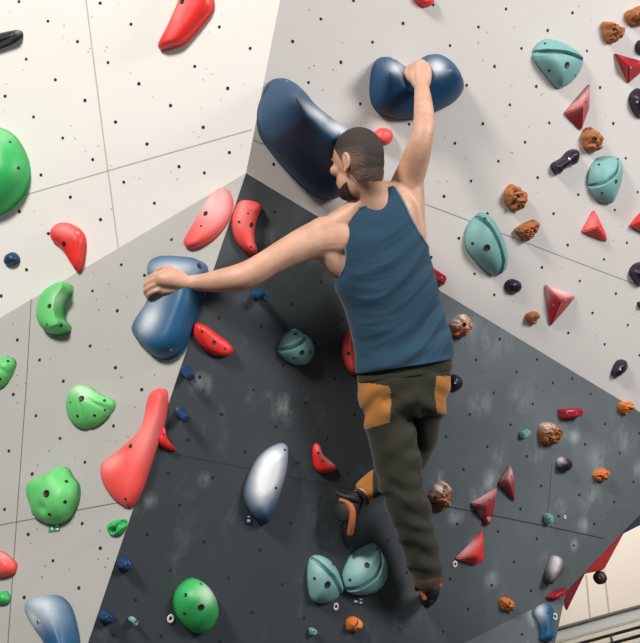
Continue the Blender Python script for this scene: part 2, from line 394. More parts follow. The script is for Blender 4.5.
def hold(name, label, k, outline, H, mat, spine=None, prof=2.2, sh=.22, seg=56, rings=14, rock=0.0, rfreq=22, grooves=(), chalk=(), bolts=(),
         group=None, cat='climbing hold', tilt=(0, 0), sharp_edge=0.12, dents=(), wedge=0):
    """a moulded hold: its foot follows the outline on the wall, and it swells to height H over its spine"""
    if group == GR: H *= .74; prof = 3.0
    cx = sum(p[0] for p in outline) / len(outline); cy = sum(p[1] for p in outline) / len(outline)
    M = frame_of(k, cx, cy); Mi = M.inverted()
    def loc(x, y, off=0.0):
        q = Mi @ on(k, x, y, off); return Vector((q.x, q.y))
    out = catmull(outline, seg); O2 = [loc(x, y, sh * H) for x, y in out]
    sp = spine or [(cx, cy)]
    S2 = [loc(x, y, .8 * H) for x, y in sp]
    inner = [dpoly(p, S2)[1] for p in O2]
    for _ in range(3): inner = [(inner[i - 1] + inner[i] * 2 + inner[(i + 1) % seg]) / 4 for i in range(seg)]
    size = max((a - b).length for a in O2[::4] for b in O2[::4])
    G2 = [([loc(x, y, .7 * H) for x, y in g[0]], g[1], g[2]) for g in grooves]
    dn2 = [(loc(x, y, .8 * H), r, dd) for x, y, r, dd in dents]
    up2 = (Mi.to_3x3() @ UP); seed = Vector((cx * .13, cy * .17, 3.1))
    bm = bmesh.new(); lay = bm.verts.layers.float.new('chalk')
    ring_v = []
    for r in range(rings + 1):
        s = .955 * (r / rings) ** 1.25
        row = []
        for i in range(seg):
            p = O2[i].lerp(inner[i], s)
            h = H * ((sharp_edge + (1 - sharp_edge) * (max(0.0, 1 - (1 - s) ** prof)) ** .62) if not wedge else sharp_edge + (1 - sharp_edge) * (1 - (1 - min(1, s * 1.04) ** wedge) ** 1.45)) if r else 0.0
            if r:
                h *= 1 + tilt[0] * p.x / size + tilt[1] * p.y / size
                nv = noise.noise(Vector((p.x * rfreq, p.y * rfreq, 0)) + seed) if rock else 0
                if rock:
                    nv += .5 * noise.noise(Vector((p.x * rfreq * 2.3, p.y * rfreq * 2.3, 5)) + seed)
                    h *= 1 + rock * nv
                    p = p + Vector((noise.noise(Vector((p.x, p.y, 9)) * rfreq + seed), noise.noise(Vector((p.x, p.y, 17)) * rfreq + seed))) * rock * .12 * size * (1 - s)
                for pts, w, dep in G2:
                    d, _ = dpoly(p, pts)
                    t = max(0.0, 1 - (d / w) ** 2)
                    h -= dep * min(1, t * 1.8)
                for q, rr, dd in dn2:
                    t = max(0.0, 1 - ((p - q).length / rr) ** 2); h -= dd * t * t * (3 - 2 * t)
                h = max(h, .002)
            v = bm.verts.new((p.x, p.y, h)); row.append(v)
            if chalk:
                X, Y, _ = PX(M @ v.co); c = 0
                for x, y, rx, ry, a, st in chalk:
                    dx, dy = X - x, Y - y; ca, sa = math.cos(math.radians(a)), math.sin(math.radians(a))
                    e_ = ((dx * ca + dy * sa) / rx) ** 2 + ((-dx * sa + dy * ca) / ry) ** 2
                    c = max(c, st * math.exp(-e_))
                v[lay] = c
        ring_v.append(row)
    for a, b in zip(ring_v, ring_v[1:]):
        for i in range(seg):
            j = (i + 1) % seg; bm.faces.new((a[i], a[j], b[j], b[i]))
    bm.faces.new(ring_v[0])
    bmesh.ops.triangulate(bm, faces=[bm.faces.new(ring_v[-1])])
    bmesh.ops.recalc_face_normals(bm, faces=bm.faces)
    o = link(name, to_mesh(bm, name), MAT[mat] if isinstance(mat, str) else mat, None, M)
    bpy.context.view_layer.update()
    if rock: sharp(o.data, 50)
    tag(o, label, cat, group)
    if bolts: add_bolts(o, bolts)
    return o

def pyramid(name, label, k, base, apex, H, mat='crimson', chalk=(), bolts=(), group='red pointed pyramid holds', bev=.006, cat='climbing hold'):
    cx = sum(p[0] for p in base) / len(base); cy = sum(p[1] for p in base) / len(base)
    M = frame_of(k, cx, cy); Mi = M.inverted(); bm = bmesh.new()
    lo = [bm.verts.new(Mi @ on(k, x, y)) for x, y in base]
    mid = [bm.verts.new(Mi @ on(k, x, y) + Vector((0, 0, .010))) for x, y in base]
    ap = bm.verts.new(Mi @ on(k, apex[0], apex[1], H))
    n = len(base)
    for i in range(n):
        j = (i + 1) % n
        bm.faces.new((lo[i], lo[j], mid[j], mid[i])); bm.faces.new((mid[i], mid[j], ap))
    bm.faces.new(list(reversed(lo)))
    bmesh.ops.recalc_face_normals(bm, faces=bm.faces)
    bmesh.ops.bevel(bm, geom=[e_ for e_ in bm.edges], offset=bev, segments=2, affect='EDGES', clamp_overlap=True)
    bmesh.ops.triangulate(bm, faces=[f for f in bm.faces if len(f.verts) > 4])
    for _ in range(3):
        bmesh.ops.subdivide_edges(bm, edges=[e_ for e_ in bm.edges if e_.calc_length() > .012], cuts=1, use_grid_fill=True)
    lay = bm.verts.layers.float.new('chalk')
    for v in bm.verts:
        X, Y, _ = PX(M @ v.co); c = 0
        for x, y, rx, ry, a, st in chalk:
            dx, dy = X - x, Y - y; ca, sa = math.cos(math.radians(a)), math.sin(math.radians(a))
            c = max(c, st * math.exp(-(((dx * ca + dy * sa) / rx) ** 2 + ((-dx * sa + dy * ca) / ry) ** 2)))
        v[lay] = c
    me = to_mesh(bm, name); sharp(me, 25)
    o = link(name, me, MAT[mat], None, M); bpy.context.view_layer.update()
    tag(o, label, cat, group)
    if bolts: add_bolts(o, bolts)
    return o

def block(name, label, k, base, H, mat, top=.72, bolts=(), group=None, chalk=(), shift=(0, 0), cat='climbing hold', bev=.006):
    """a flat-topped screw-on foothold: bevelled frustum on the given foot"""
    cx = sum(p[0] for p in base) / len(base); cy = sum(p[1] for p in base) / len(base)
    M = frame_of(k, cx, cy); Mi = M.inverted(); bm = bmesh.new()
    pts = [Mi @ on(k, x, y, .35 * H) for x, y in base]
    bev = min(bev, .1 * max((a_ - b_).length for a_ in pts for b_ in pts))
    pts = [Vector((p.x, p.y, 0)) for p in pts]; c = sum(pts, Vector()) / len(pts)
    lo = [bm.verts.new(p) for p in pts]; hi = [bm.verts.new(c + (p - c) * top + Vector((shift[0], shift[1], H))) for p in pts]
    n = len(base)
    for i in range(n):
        j = (i + 1) % n; bm.faces.new((lo[i], lo[j], hi[j], hi[i]))
    bm.faces.new(hi); bm.faces.new(list(reversed(lo)))
    bmesh.ops.recalc_face_normals(bm, faces=bm.faces)
    bmesh.ops.bevel(bm, geom=list(bm.edges), offset=bev, segments=3, affect='EDGES', clamp_overlap=True)
    lay = bm.verts.layers.float.new('chalk')
    for v in bm.verts: v[lay] = chalk[0] if chalk else 0.0
    me = to_mesh(bm, name); sharp(me, 40)
    o = link(name, me, MAT[mat], None, M); bpy.context.view_layer.update()
    tag(o, label, cat, group)
    if bolts: add_bolts(o, bolts)
    return o
GB = 'big blue sloping holds'; GR = 'salmon red sloping holds'; GG = 'green rounded holds'; GT = 'teal holds with a groove'; GO = 'knobbly orange holds'; GP = 'small dark purple holds'; GF = 'small blue footholds'
# --- big blue slopers
hold('sloper_hold', 'huge dark blue kidney-shaped sloper behind the climber\'s head', 'B',
     [(282, 78), (271, 82), (264, 95), (259, 113), (261, 134), (272, 152), (288, 171), (310, 192), (325, 199.5), (338, 198), (352, 184), (358, 160), (357, 142), (351, 131), (337, 122), (320, 110), (306, 98), (295, 85)],
     .25, 'blue', spine=[(281, 98), (297, 114), (318, 131), (340, 145)], sh=.08, seg=96, rings=24, wedge=.8, sharp_edge=.10, tilt=(-.7, 0),
     chalk=[(318, 115, 17, 5, 36, .7), (338, 128, 16, 6, 25, .75), (300, 103, 9, 4, 50, .2)], bolts=[(286.5, 81, 1.2, 1), (265, 129, 1.0)], group=GB)
hold('sloper_hold', 'dark blue twin-lobed saddle hold gripped by the climber\'s raised right hand', 'B',
     [(382.5, 57), (374.5, 67), (371.5, 86), (373, 102), (380, 113), (392, 118.5), (407, 119.5), (420, 117.5), (436, 112), (451, 104), (460, 94), (461.5, 84), (456, 71), (447.5, 60), (437, 54), (427, 56), (420, 62), (413, 66), (406, 65), (397, 59)],
     .145, 'blue', spine=[(386, 72), (402, 77), (424, 76), (447, 71)], sh=.12, dents=[(414, 71, .085, .06)], wedge=.75, sharp_edge=.15, seg=80, rings=20,
     chalk=[(398, 69, 10, 6, 20, .6), (437, 67, 8, 7, 20, .7), (415, 72, 16, 6, 0, .5)], bolts=[(443, 61, 1.0, 1), (385, 62, .8)], group=GB)
hold('sloper_hold', 'broad matte blue slab hold under the climber\'s outstretched left hand', 'C',
     [(150, 266), (156, 259.5), (166, 257), (184, 257.5), (199, 260), (207, 267), (206, 281), (203.5, 293), (199, 309), (193, 326), (187, 342), (178, 354), (167, 359.5), (156, 357), (145, 347.5), (136.5, 338), (134, 329), (140, 317), (148, 306), (152, 295), (150, 280)],
     0.100, 'bluelit', spine=[(178, 277), (176, 300), (163, 332)], prof=3.4, sh=.1, seg=72, rings=16,
     chalk=[(150, 318, 8, 18, 25, .75), (143, 330, 6, 8, 0, .4), (172, 268, 22, 7, 0, .6), (157, 296, 8, 10, 10, .5)], bolts=[(199.5, 266, 2.4), (137, 330, 1.1, 1), (171, 350, 1.1, 1)], group=GB)
hold('sloper_hold', 'chalk-dusted blue rounded hold at the bottom edge of the light grey wall', 'C',
     [(30, 599), (40, 595.5), (55, 595), (66, 603), (72, 617), (77, 642), (76, 664), (64, 674), (51, 660), (45, 643), (35, 629), (27.5, 616), (25.5, 606)],
     .10, 'bluelit', spine=[(45, 610), (56, 630), (64, 650)], prof=2.2, chalk=[(42, 608, 20, 14, 30, .6), (32, 618, 7, 14, -30, .75)], bolts=[(38, 622, 1.8, 1)], group=GB)
hold('sloper_hold', 'blue leaf-shaped hold with a large white chalk patch on the dark wall', 'D',
     [(284, 443), (287.5, 449), (286, 468), (282, 486), (275, 508), (267, 524), (259, 522), (248.5, 509), (245, 495), (248.5, 480), (258, 460), (271, 448)],
     .075, 'blue', spine=[(276, 462), (268, 485), (262, 505)], prof=2.4, chalk=[(268.5, 474, 12, 25, 20, 1.7)], bolts=[(285, 450, 1.2), (276, 488, 1.2)], group=GB)
hold('pinch_hold', 'small blue hourglass-shaped hold with chalk at the wall\'s lower right corner', 'E',
     [(544, 603), (551, 606), (553, 615), (551, 624), (554, 633), (551, 641), (541, 640), (541.5, 629), (538, 621), (534, 614), (535.5, 608)],
     .055, 'bluelit', spine=[(545, 609), (547, 622), (547, 634)], chalk=[(540, 612, 5, 10, 0, .7)], bolts=[(548.5, 613, 1)], group=GB)
# --- small blue footholds
hold('foothold', 'small navy blob hold alone on the cream wall by the left edge', 'A', [(7, 254), (13, 252), (18.5, 256.5), (18.5, 262), (10, 266), (4.2, 263.5), (4, 258)], .035, 'navy', seg=30, rings=9, group=GF)
def peg(label, k, base, tip, H, r, screws=(), mat='navy'):
    M = frame_of(k, *base); Mi = M.inverted(); a = Vector((0, 0, 0)); b = Mi @ on(k, tip[0], tip[1], H)
    bm = bmesh.new(); ax_ = (b - a).normalized(); u = ax_.orthogonal().normalized(); v = ax_.cross(u); seg = 20; rows = []
    for t, q in ((0, 1.25), (.06, 1.15), (.3, 1.0), (.85, .95), (.97, .86), (1.0, .7)):
        rows.append([bm.verts.new(a + (b - a) * t + (u * math.cos(6.2832 * s / seg) + v * math.sin(6.2832 * s / seg)) * r * q) for s in range(seg)])
    for A_, B_ in zip(rows, rows[1:]):
        for s in range(seg): bm.faces.new((A_[s], A_[(s + 1) % seg], B_[(s + 1) % seg], B_[s]))
    bm.faces.new(list(reversed(rows[0]))); bm.faces.new(rows[-1])
    bmesh.ops.recalc_face_normals(bm, faces=bm.faces)
    me = to_mesh(bm, 'peg_hold'); sharp(me, 40)
    o = link('peg_hold', me, MAT[mat], None, M); bpy.context.view_layer.update()
    tag(o, label, 'climbing hold', 'blue peg holds'); 
    if screws: add_bolts(o, screws)
    return o
peg('short blue peg with a pale end sticking out below the climber\'s left forearm', 'D', (256.5, 295), (266.5, 297), .075, .017, [(264, 295.5, 1.0), (267.5, 297.5, 1.0)], 'blue')
peg('upper blue peg on the dark wall below the big blue slab hold', 'D', (185, 371), (191, 377), .06, .018)
peg('lower blue peg on the dark wall beside the tall salmon hold', 'D', (179.5, 412), (187, 419), .06, .018)
block('foothold', 'navy wedge foothold at the dark wall\'s left edge, upper of two', 'D', [(116, 562), (125, 555), (134.5, 564), (132, 572), (118, 570)], .045, 'navy', .6, group=GF)
block('foothold', 'navy wedge foothold at the dark wall\'s left edge, lower of two', 'D', [(98, 614), (106, 608), (117.5, 616), (114, 625), (99, 622)], .045, 'navy', .6, group=GF)

# --- salmon and red slopers
hold('sloper_hold', 'large bright red tapering hold cut by the photo\'s top edge on the cream wall', 'A',
     [(184, -14), (176, 6), (167, 27), (158, 45), (161, 50), (170, 48.5), (183, 44), (196, 31), (205, 20), (212, 10), (213, -2), (208, -16), (196, -20)],
     .075, 'red', spine=[(196, -2), (186, 18), (172, 38)], prof=2.4, bolts=[(182, 1.5, 2.2)], chalk=[(180, 8, 5, 24, 22, .3)], group=GR)
hold('sloper_hold', 'bright red teardrop hold pointing down to the cream wall\'s lower edge', 'A',
     [(57, 223.5), (66, 222.5), (75, 226), (82, 232), (85.5, 241), (84, 256), (82, 266), (78, 272.5), (72, 265), (65, 254), (58, 245.5), (51.5, 240), (50, 231)],
     .06, 'red', spine=[(66, 234), (74, 243), (77, 258)], bolts=[(64, 244, 2.2), (78, 233, 1.3, 1)], chalk=[(64, 230, 12, 6, 10, .35)], group=GR)
hold('sloper_hold', 'chalky pink sausage-shaped hold just left of the wall\'s ridge', 'C',
     [(222, 187.6), (229, 191.5), (232.5, 203), (228, 220), (216, 236), (202, 246), (190, 249.5), (184.5, 246), (184, 240), (192, 226), (203, 207), (213, 193)],
     .055, 'salmon', spine=[(222, 201), (210, 222), (194, 241)], bolts=[(205.5, 213.5, 2.2), (193, 222, 1.0), (201, 226, 1)], chalk=[(214, 205, 18, 20, 30, .9)], group=GR)
hold('sloper_hold', 'salmon red curved hold just right of the ridge above the climber\'s arm', 'D',
     [(241, 201), (255, 201.5), (261.5, 207), (257, 219), (254, 231), (254, 241), (257, 252), (250.5, 256), (239, 245), (233.5, 232), (233.5, 216)],
     .06, 'salmon', spine=[(248, 211), (244, 228), (249, 246)], bolts=[(251.5, 225, 2.2), (239, 222, 1.2), (248, 213.5, .8), (251, 247, 1)], chalk=[(242, 214, 6, 16, 10, .3)], group=GR)
hold('sloper_hold', 'red banana-shaped hold beside the big blue slab hold', 'D',
     [(197, 323), (208, 327), (219, 335), (228, 342), (233, 350), (228, 356), (216, 356), (204, 349.5), (196, 339), (194, 329)],
     .05, 'red', spine=[(202, 331), (213, 343), (226, 350)], bolts=[(214, 342.5, 1.8), (202, 331.5, 1.2), (225, 349, 1)], group=GR)
hold('sloper_hold', 'tall salmon club-shaped hold widening downward along the wall\'s ridge', 'C',
     [(160, 388), (165, 389.5), (167, 395), (166.5, 406), (164, 420), (160, 434), (154.5, 450), (148, 470), (141.5, 489), (134.5, 502), (128, 508), (118, 503), (107, 492), (101, 478), (100.5, 465), (107, 458), (120, 449), (135, 436), (142, 427), (145.5, 415), (147.5, 402), (152, 393)],
     .075, 'salmon', spine=[(159, 398), (155, 420), (143, 445), (126, 473)], prof=2.4, seg=80, bolts=[(130.5, 446, 1.8), (125.5, 499, 1)], chalk=[(112, 462, 14, 7, -35, .45), (146, 436, 12, 26, 25, .35)], group=GR)
hold('foothold', 'small red fin hold tucked right of the tall salmon club hold', 'D',
     [(163, 424), (166, 436), (172, 445), (177, 451), (168, 450.5), (160, 445), (157, 439), (160, 430)], .035, 'red', seg=36, rings=9, bolts=[(163.5, 434.5, .9)], group=GR)
hold('foothold', 'small red shark-fin hold on the dark wall right of the chalky blue hold', 'D',
     [(317, 443), (320, 446), (325, 456), (336, 466), (335, 471), (322, 473), (315, 468.5), (313, 457), (313.5, 447)], .04, 'red', spine=[(318, 455), (323, 465)], seg=40, rings=10, bolts=[(318, 453, 1), (322.5, 461, 1)], chalk=[(326, 456, 4, 10, -40, .6)], group=GR)
hold('sloper_hold', 'salmon hold peeking out left of the climber\'s shirt hem', 'D',
     [(350, 329), (356, 333), (360, 350), (361, 365), (356, 375), (349, 371), (343.5, 358), (343, 346), (346, 335)], .06, 'salmon', spine=[(352, 340), (352, 364)], bolts=[(348.5, 353.5, 1.6)], group=GR)
hold('sloper_hold', 'small round salmon hold right behind the climber\'s head', 'B',
     [(384, 127.8), (390.5, 130), (393, 136.5), (390, 143), (384, 146), (377, 143), (374, 136.5), (377.5, 130)], .055, 'salmon', seg=36, rings=10, group=GR)
hold('sloper_hold', 'red rounded hold cut off by the top edge above the saddle hold', 'B',
     [(414, -5), (416, 2), (424, 7), (431.5, 5.5), (434, -2), (428, -9), (420, -10)], .05, 'red', seg=36, rings=10, group=GR)
hold('sloper_hold', 'salmon rounded hold cut off by the photo\'s left edge near the bottom', 'C',
     [(0, 551), (8, 555.5), (15.5, 563), (14.5, 572), (6, 577), (-8, 577), (-15, 566), (-9, 554)], .06, 'salmon', seg=40, rings=10, chalk=[(4, 556, 8, 4, 20, .5)], group=GR)
block('bar_hold', 'crimson bar hold right of the climber\'s shirt on the paint line', 'B', [(420, 261), (428, 264), (448, 277.5), (443.5, 288), (427, 278), (418, 270)], .045, 'crimson', .75, [(433, 272.5, .9, 1), (442, 277.5, .9, 1)], 'crimson bar holds')
block('bar_hold', 'crimson bar hold alone on the blue-grey wall right of the climber', 'D', [(559, 409), (582, 407.5), (581, 417), (561, 419)], .045, 'crimson', .75, [(567, 413.5, .9, 1), (577, 413, .9, 1)], 'crimson bar holds')
block('blade_hold', 'thin dark red blade hold above the blue hourglass hold', 'D', [(545, 598.5), (556, 590), (567, 587), (565, 594), (553, 600)], .035, 'crimson', .6, group='crimson bar holds')

# --- red pyramids
GY = 'red pointed pyramid holds'
pyramid('pyramid_hold', 'red pyramid hold with pink top below the grooved teal hold in the upper right', 'B', [(589, 83), (563, 113.5), (580, 131), (588, 108)], (583, 106), .075, 'crimson', [(582, 95, 7, 20, 40, .7)], [(585.5, 102, 1.6)])
pyramid('pyramid_hold', 'dark red pyramid hold touching the right edge, highest of the pyramids', 'B', [(613, 53), (650, 64), (627, 84)], (629, 67), .06, 'crimson', [], [(631, 68, 1.4, 1)])
pyramid('pyramid_hold', 'red pyramid hold with bright speckled face below the round grooved teal hold', 'B', [(593, 209), (580.5, 232), (606, 242), (605, 234)], (597, 227), .06, 'red', [(592, 222, 6, 10, 20, .25)], [(600, 226, 1.2)])
pyramid('pyramid_hold', 'red pyramid hold half cut by the right edge beside another pyramid', 'B', [(644, 207), (628.5, 226), (652, 238), (656, 226)], (640, 222), .06, 'red')
pyramid('pyramid_hold', 'crimson pyramid hold with chalked upper edge, lowest on the white wall', 'B', [(544, 284), (549, 326.5), (562, 312), (575, 296)], (561, 301), .07, 'crimson', [(560, 290, 17, 5, 20, .9), (548, 292, 4, 10, 0, .4)], [(553.5, 305, 1, 1), (565.5, 299.5, 1.4, 1)])
pyramid('pyramid_hold', 'chalk-topped crimson pyramid on the dark wall, upper of a touching pair', 'D', [(509.5, 464), (497, 483), (513.5, 502), (513.5, 480)], (508, 480), .055, 'crimson', [(507, 473, 7, 10, 30, .9)], [(511.5, 477, 1.1)])
pyramid('pyramid_hold', 'chalk-covered crimson pyramid on the dark wall, lower of a touching pair', 'D', [(496.5, 487), (469.5, 503), (484, 522), (491, 518)], (485, 506), .06, 'crimson', [(483, 494, 16, 6.5, -30, 1.1), (481, 512, 3, 7, 0, .4)], [(489, 500, 1.2)])
hold('foothold', 'tiny pinkish red knob under the chalk-covered crimson pyramid', 'D', [(485, 515), (490, 515), (491, 522), (487, 525), (483, 521)], .03, 'crimson', seg=24, rings=7, chalk=[(488, 519, 3, 3, 0, .5)], bolts=[(487, 520, .8)], group='small foot knobs')
pyramid('pyramid_hold', 'bright red low pyramid hold right of the climber\'s trouser cuff', 'D', [(482, 529.5), (454, 558.5), (474, 565), (483, 560)], (477, 556), .06, 'red', [(467, 549, 13, 5, -40, .9)], [(482, 556, 1.2, 1)])

# --- green holds
hold('sloper_hold', 'large glossy green dome hold cut by the photo\'s left edge', 'A',
     [(-12, 126), (0, 127.5), (12, 135), (21.5, 149), (27, 165), (26.5, 181), (20, 196), (10, 207), (0, 213.5), (-15, 217), (-30, 200), (-35, 170), (-27, 140)],
     .12, 'green', prof=2.1, seg=64, bolts=[(10, 142, 1.2), (18.5, 168, 1.6)], chalk=[(2, 134, 12, 12, 0, .25)], group=GG)
hold('jug_hold', 'lime green crescent hold with a dark pocket below the paint line', 'C',
     [(65, 283), (70, 285), (70.5, 290), (65.5, 296), (62.5, 304), (62, 313), (64, 320), (68.5, 325), (66.5, 331), (54, 334), (44, 330.5), (38.5, 319), (39.5, 305), (47.5, 291)],
     .09, 'lime', spine=[(65, 289), (58, 299), (56, 312), (60, 324)], prof=3.6, seg=64, bolts=[(49.5, 306, 2), (47, 324.5, 1), (61, 325.5, 1.7)], chalk=[(58, 297, 6, 8, 30, .5)], group=GG)
hold('jug_hold', 'lime green shell-shaped hold with a chalky crown mid-wall', 'C',
     [(77, 385.5), (88, 386), (98, 393), (113, 400.5), (111, 410), (98, 424), (82, 428.5), (70.5, 422), (66, 410), (68, 395)],
     .075, 'lime', spine=[(81, 394), (84, 402)], prof=1.7, bolts=[(81.5, 398.5, 2.4), (77.5, 416, 1.2), (94.5, 415.5, 1.2), (104.5, 400.5, 1.2), (70.5, 402.5, .8), (105, 410, 1)], chalk=[(82, 391, 14, 7, 15, .55)],
     grooves=[([(83, 404), (83, 428)], .006, .006), ([(90, 400), (106, 410)], .006, .008)], group=GG)
hold('jug_hold', 'green lobed hold with a thumb bump above the small tag', 'C',
     [(54, 470), (60, 466), (67, 468.5), (71, 476), (77, 484), (77.5, 498), (69.5, 516), (60, 523), (48, 524), (34, 517.5), (31, 509), (27, 496), (27, 486), (35, 478), (47, 474)],
     .085, 'lime', spine=[(45, 487), (56, 497)], prof=2.2, bolts=[(46.5, 493.5, 3.0), (66.5, 481.5, 1.5), (65, 502, 1.5), (49.5, 514.5, 1.5)], dents=[(42, 508, .022, .012), (57, 474, .012, .012)], group=GG)
hold('jug_hold', 'green hold cut by the left edge level with the shell-shaped green hold', 'C',
     [(0, 357), (11, 357), (15, 364), (9, 378), (0, 388), (-10, 386), (-16, 370), (-10, 358)], .05, 'lime', seg=40, rings=10, bolts=[(8, 361, 1.3), (0, 379, 1.2)], grooves=[([(-4, 365), (8, 374)], .008, .006)], group=GG)
hold('pocket_hold', 'small dark green lens-shaped hold beside the wall\'s ridge', 'C',
     [(107, 527), (113, 521), (125, 519), (125.5, 527), (118.5, 535), (110, 535)], .035, 'green', seg=36, rings=10, grooves=[([(112, 531), (117, 528), (121, 523)], .012, .018)], bolts=[(115, 530, 1), (121, 523.5, 1)], group=GG)
hold('foothold', 'tiny green knob at the left edge below the salmon hold', 'C', [(0, 592), (6, 591), (10, 597), (8, 603), (0, 605), (-7, 602), (-7, 595)], .03, 'green', seg=28, rings=8, group=GG)
hold('sloper_hold', 'glossy green dome hold with chalky shoulder at the bottom of the dark wall', 'D',
     [(194, 578.6), (206, 584), (216, 598), (218.5, 614), (213, 627), (202, 634), (190, 631), (179, 619), (175, 605), (177, 593), (184, 583.5)],
     .09, 'green', spine=[(196, 598), (203, 604)], prof=1.8, bolts=[(201, 607, 2.6), (185.5, 595, 1.6), (201, 584, 1.2), (184.5, 613.5, 1.3), (216, 619, 1)], chalk=[(207, 594, 9, 10, 0, .85)], group=GG)

# --- teal grooved holds
def teal(label, k, outline, H, groove, bolts, w=.0095, dep=.030, spine=None, chalk=()):
    return hold('grooved_hold', label, k, outline, H, 'teal', spine=spine, prof=2.1, seg=132, rings=44, grooves=[(groove, w, dep)], bolts=bolts, chalk=chalk, group=GT)
teal('teal rounded-triangle hold with a groove near its top, upper right', 'B',
     [(547, 39), (562, 42), (579, 52), (583.5, 62), (576, 78), (564, 87.5), (556, 86), (544, 72), (535.5, 58), (537, 47)], .08,
     [(532, 53), (548, 51.5), (566, 53), (586, 59)], [(567, 65, 3), (545, 43.5, 1.2), (549, 70.5, 1.5), (575, 75.5, 1.2)])
teal('teal oval hold with a diagonal groove near the right edge', 'B',
     [(597, 160), (608, 156), (619, 158), (622.6, 166), (621, 182), (614, 201), (608, 203.6), (598, 200), (590.5, 188), (590, 174)], .075,
     [(586, 191), (600, 184), (614, 173), (622, 160)], [(616, 181.5, 2), (599, 164.5, 1.2), (602, 193, 1.2)])
teal('teal pointed-oval hold with a lengthwise groove right of the climber\'s shoulder', 'B',
     [(483, 213), (494, 220), (503, 238), (508, 256), (507, 267), (500, 275), (489, 272.5), (472, 256), (466.5, 241), (471, 223)], .08,
     [(476, 210), (489, 226), (498, 245), (503, 262), (503, 280)], [(487, 247.5, 3), (472.5, 243.5, 1.5), (485, 218.5, 1.2)])
teal('small teal egg-shaped hold with a slanting groove under the climber\'s arm', 'D',
     [(294, 329), (302, 332), (310, 338), (314, 347), (313, 357), (307, 364), (297, 365), (286, 359.5), (279, 350), (283, 338)], .065,
     [(276, 354), (290, 348), (302, 341), (310, 334)], [(302, 352.5, 2.2), (295.5, 334, 1.5), (310.5, 352, 1.3), (294, 358, 1.2)], w=.0085, dep=.024)
teal('teal leaf-shaped hold, left of the touching pair below the climber\'s foot', 'D',
     [(315, 556), (326, 557.5), (336, 567), (343, 585), (341.5, 594), (331, 602), (320, 603.5), (312, 599), (309, 582), (309.6, 565)], .07,
     [(307, 553), (320, 564), (333, 578), (344, 596)], [(327.5, 584.5, 3), (314.5, 578.5, 1.4), (333, 564.5, 1.5)], chalk=[(317, 570, 8, 12, 20, .4)])
teal('teal rounded hold, right of the touching pair below the climber\'s foot', 'D',
     [(347.5, 566), (354, 555), (363, 548.5), (375, 544), (381, 550), (386.5, 562), (387, 578), (378, 591), (362, 595.5), (347.5, 591.5), (344, 579)], .085,
     [(342, 596), (360, 588), (374, 575), (382, 560), (382, 544)], [(367, 565, 2.4), (350, 580, 1.4), (377, 549, 1.2)], chalk=[(358, 566, 10, 14, 20, .35)])
GK = 'tiny teal screw-on footholds'
block('foothold', 'tiny teal two-screw foothold beside the chalky orange cluster hold', 'D', [(519.5, 432), (529, 428), (530, 435), (520.5, 439.5)], .03, 'teal', .75, [(523, 434.5, .7), (527, 432, .7)], GK)
block('foothold', 'tiny teal cube foothold on the seam above the white oval hold', 'D', [(543.5, 515), (548.5, 512), (553, 515.5), (551.5, 523), (546, 525)], .035, 'teal', .7, [(549, 519, .8)], GK)
block('foothold', 'tiny teal cube foothold below the pair of teal holds', 'D', [(308.5, 628), (315, 628), (317, 633), (310.5, 635.5)], .03, 'teal', .8, [(314, 631, .9)], GK)
block('foothold', 'tiny teal cube foothold near the navy wedges, bottom left', 'D', [(128, 619), (133, 615.5), (138.5, 622), (134, 627)], .035, 'teal', .75, [(136, 621.5, .9)], GK)

# --- knobbly orange holds
def orange(label, k, outline, H=.055, mat='orange', chalk=(), bolts=(), rf=42):
    return hold('knobbly_hold', label, k, outline, H, mat, seg=64, rings=20, rock=.6, rfreq=rf, chalk=chalk, bolts=bolts, group=GO, sharp_edge=.3)
orange('knobbly orange-brown hold above the topmost dark red pyramid', 'B', [(604, 22), (613, 23.5), (622, 27), (621, 36), (612, 43.5), (605, 38)], bolts=[(616, 31, 2.4)])
orange('brown knobbly hold in the photo\'s top right corner', 'B', [(627, 12), (634, 8.5), (642, 6), (649, 14), (643, 25), (632, 25.5), (627, 19)])
orange('knobbly orange hold just below the pink-topped pyramid', 'B', [(583, 136), (587, 128), (594, 129.5), (602, 139), (599, 148), (592, 153), (585, 148.5)], bolts=[(594.5, 139, 2.4), (590.5, 129, 1)])
orange('knobbly orange hold left of the grooved teal oval, upper of two close ones', 'B', [(506, 192), (513, 184), (525.5, 196), (523.5, 206), (514.5, 210.5), (506, 203)], bolts=[(518, 196, 2)])
orange('angular brown knobbly hold on the upper seam, lower of two close ones', 'B', [(516, 229), (527, 222.5), (536, 220), (537, 227), (532, 236), (525, 241), (518, 234)], rf=55, bolts=[(519, 229, 1)])
orange('tiny brown-orange knob above the paint line left of a crimson pyramid', 'B', [(527, 314), (536, 311.5), (539, 317), (533, 324.5), (527, 320)], .04)
orange('white-chalked orange knobbly hold beside the climber\'s shirt hem', 'D', [(450, 324), (460, 315), (468.5, 318), (470, 330), (462, 337), (453, 334.5)], .055, 'vorange', [(458, 319, 14, 7, -25, 1.0), (466, 326, 5, 6, 0, .6)], [(464.5, 324.5, 2)])
orange('chalky round cluster hold of brown-orange lumps on the blue-grey wall', 'D', [(541, 426), (548, 422.5), (559, 428), (559, 438), (550, 445), (541.5, 441)], .055, 'orange', [(547, 427, 8, 4, 10, .9)], [(550, 433, 1.3)], 70)
orange('small bright orange knob near the right edge below the paint line', 'D', [(620, 403), (630, 402), (632, 408), (625, 414), (620, 410)], .04, 'vorange', (), (), 60)
orange('small orange double knob right of the purple ring hold', 'D', [(594, 474), (602, 468), (607, 472), (605, 479.5), (597, 480.5)], .04, 'vorange', (), (), 60)
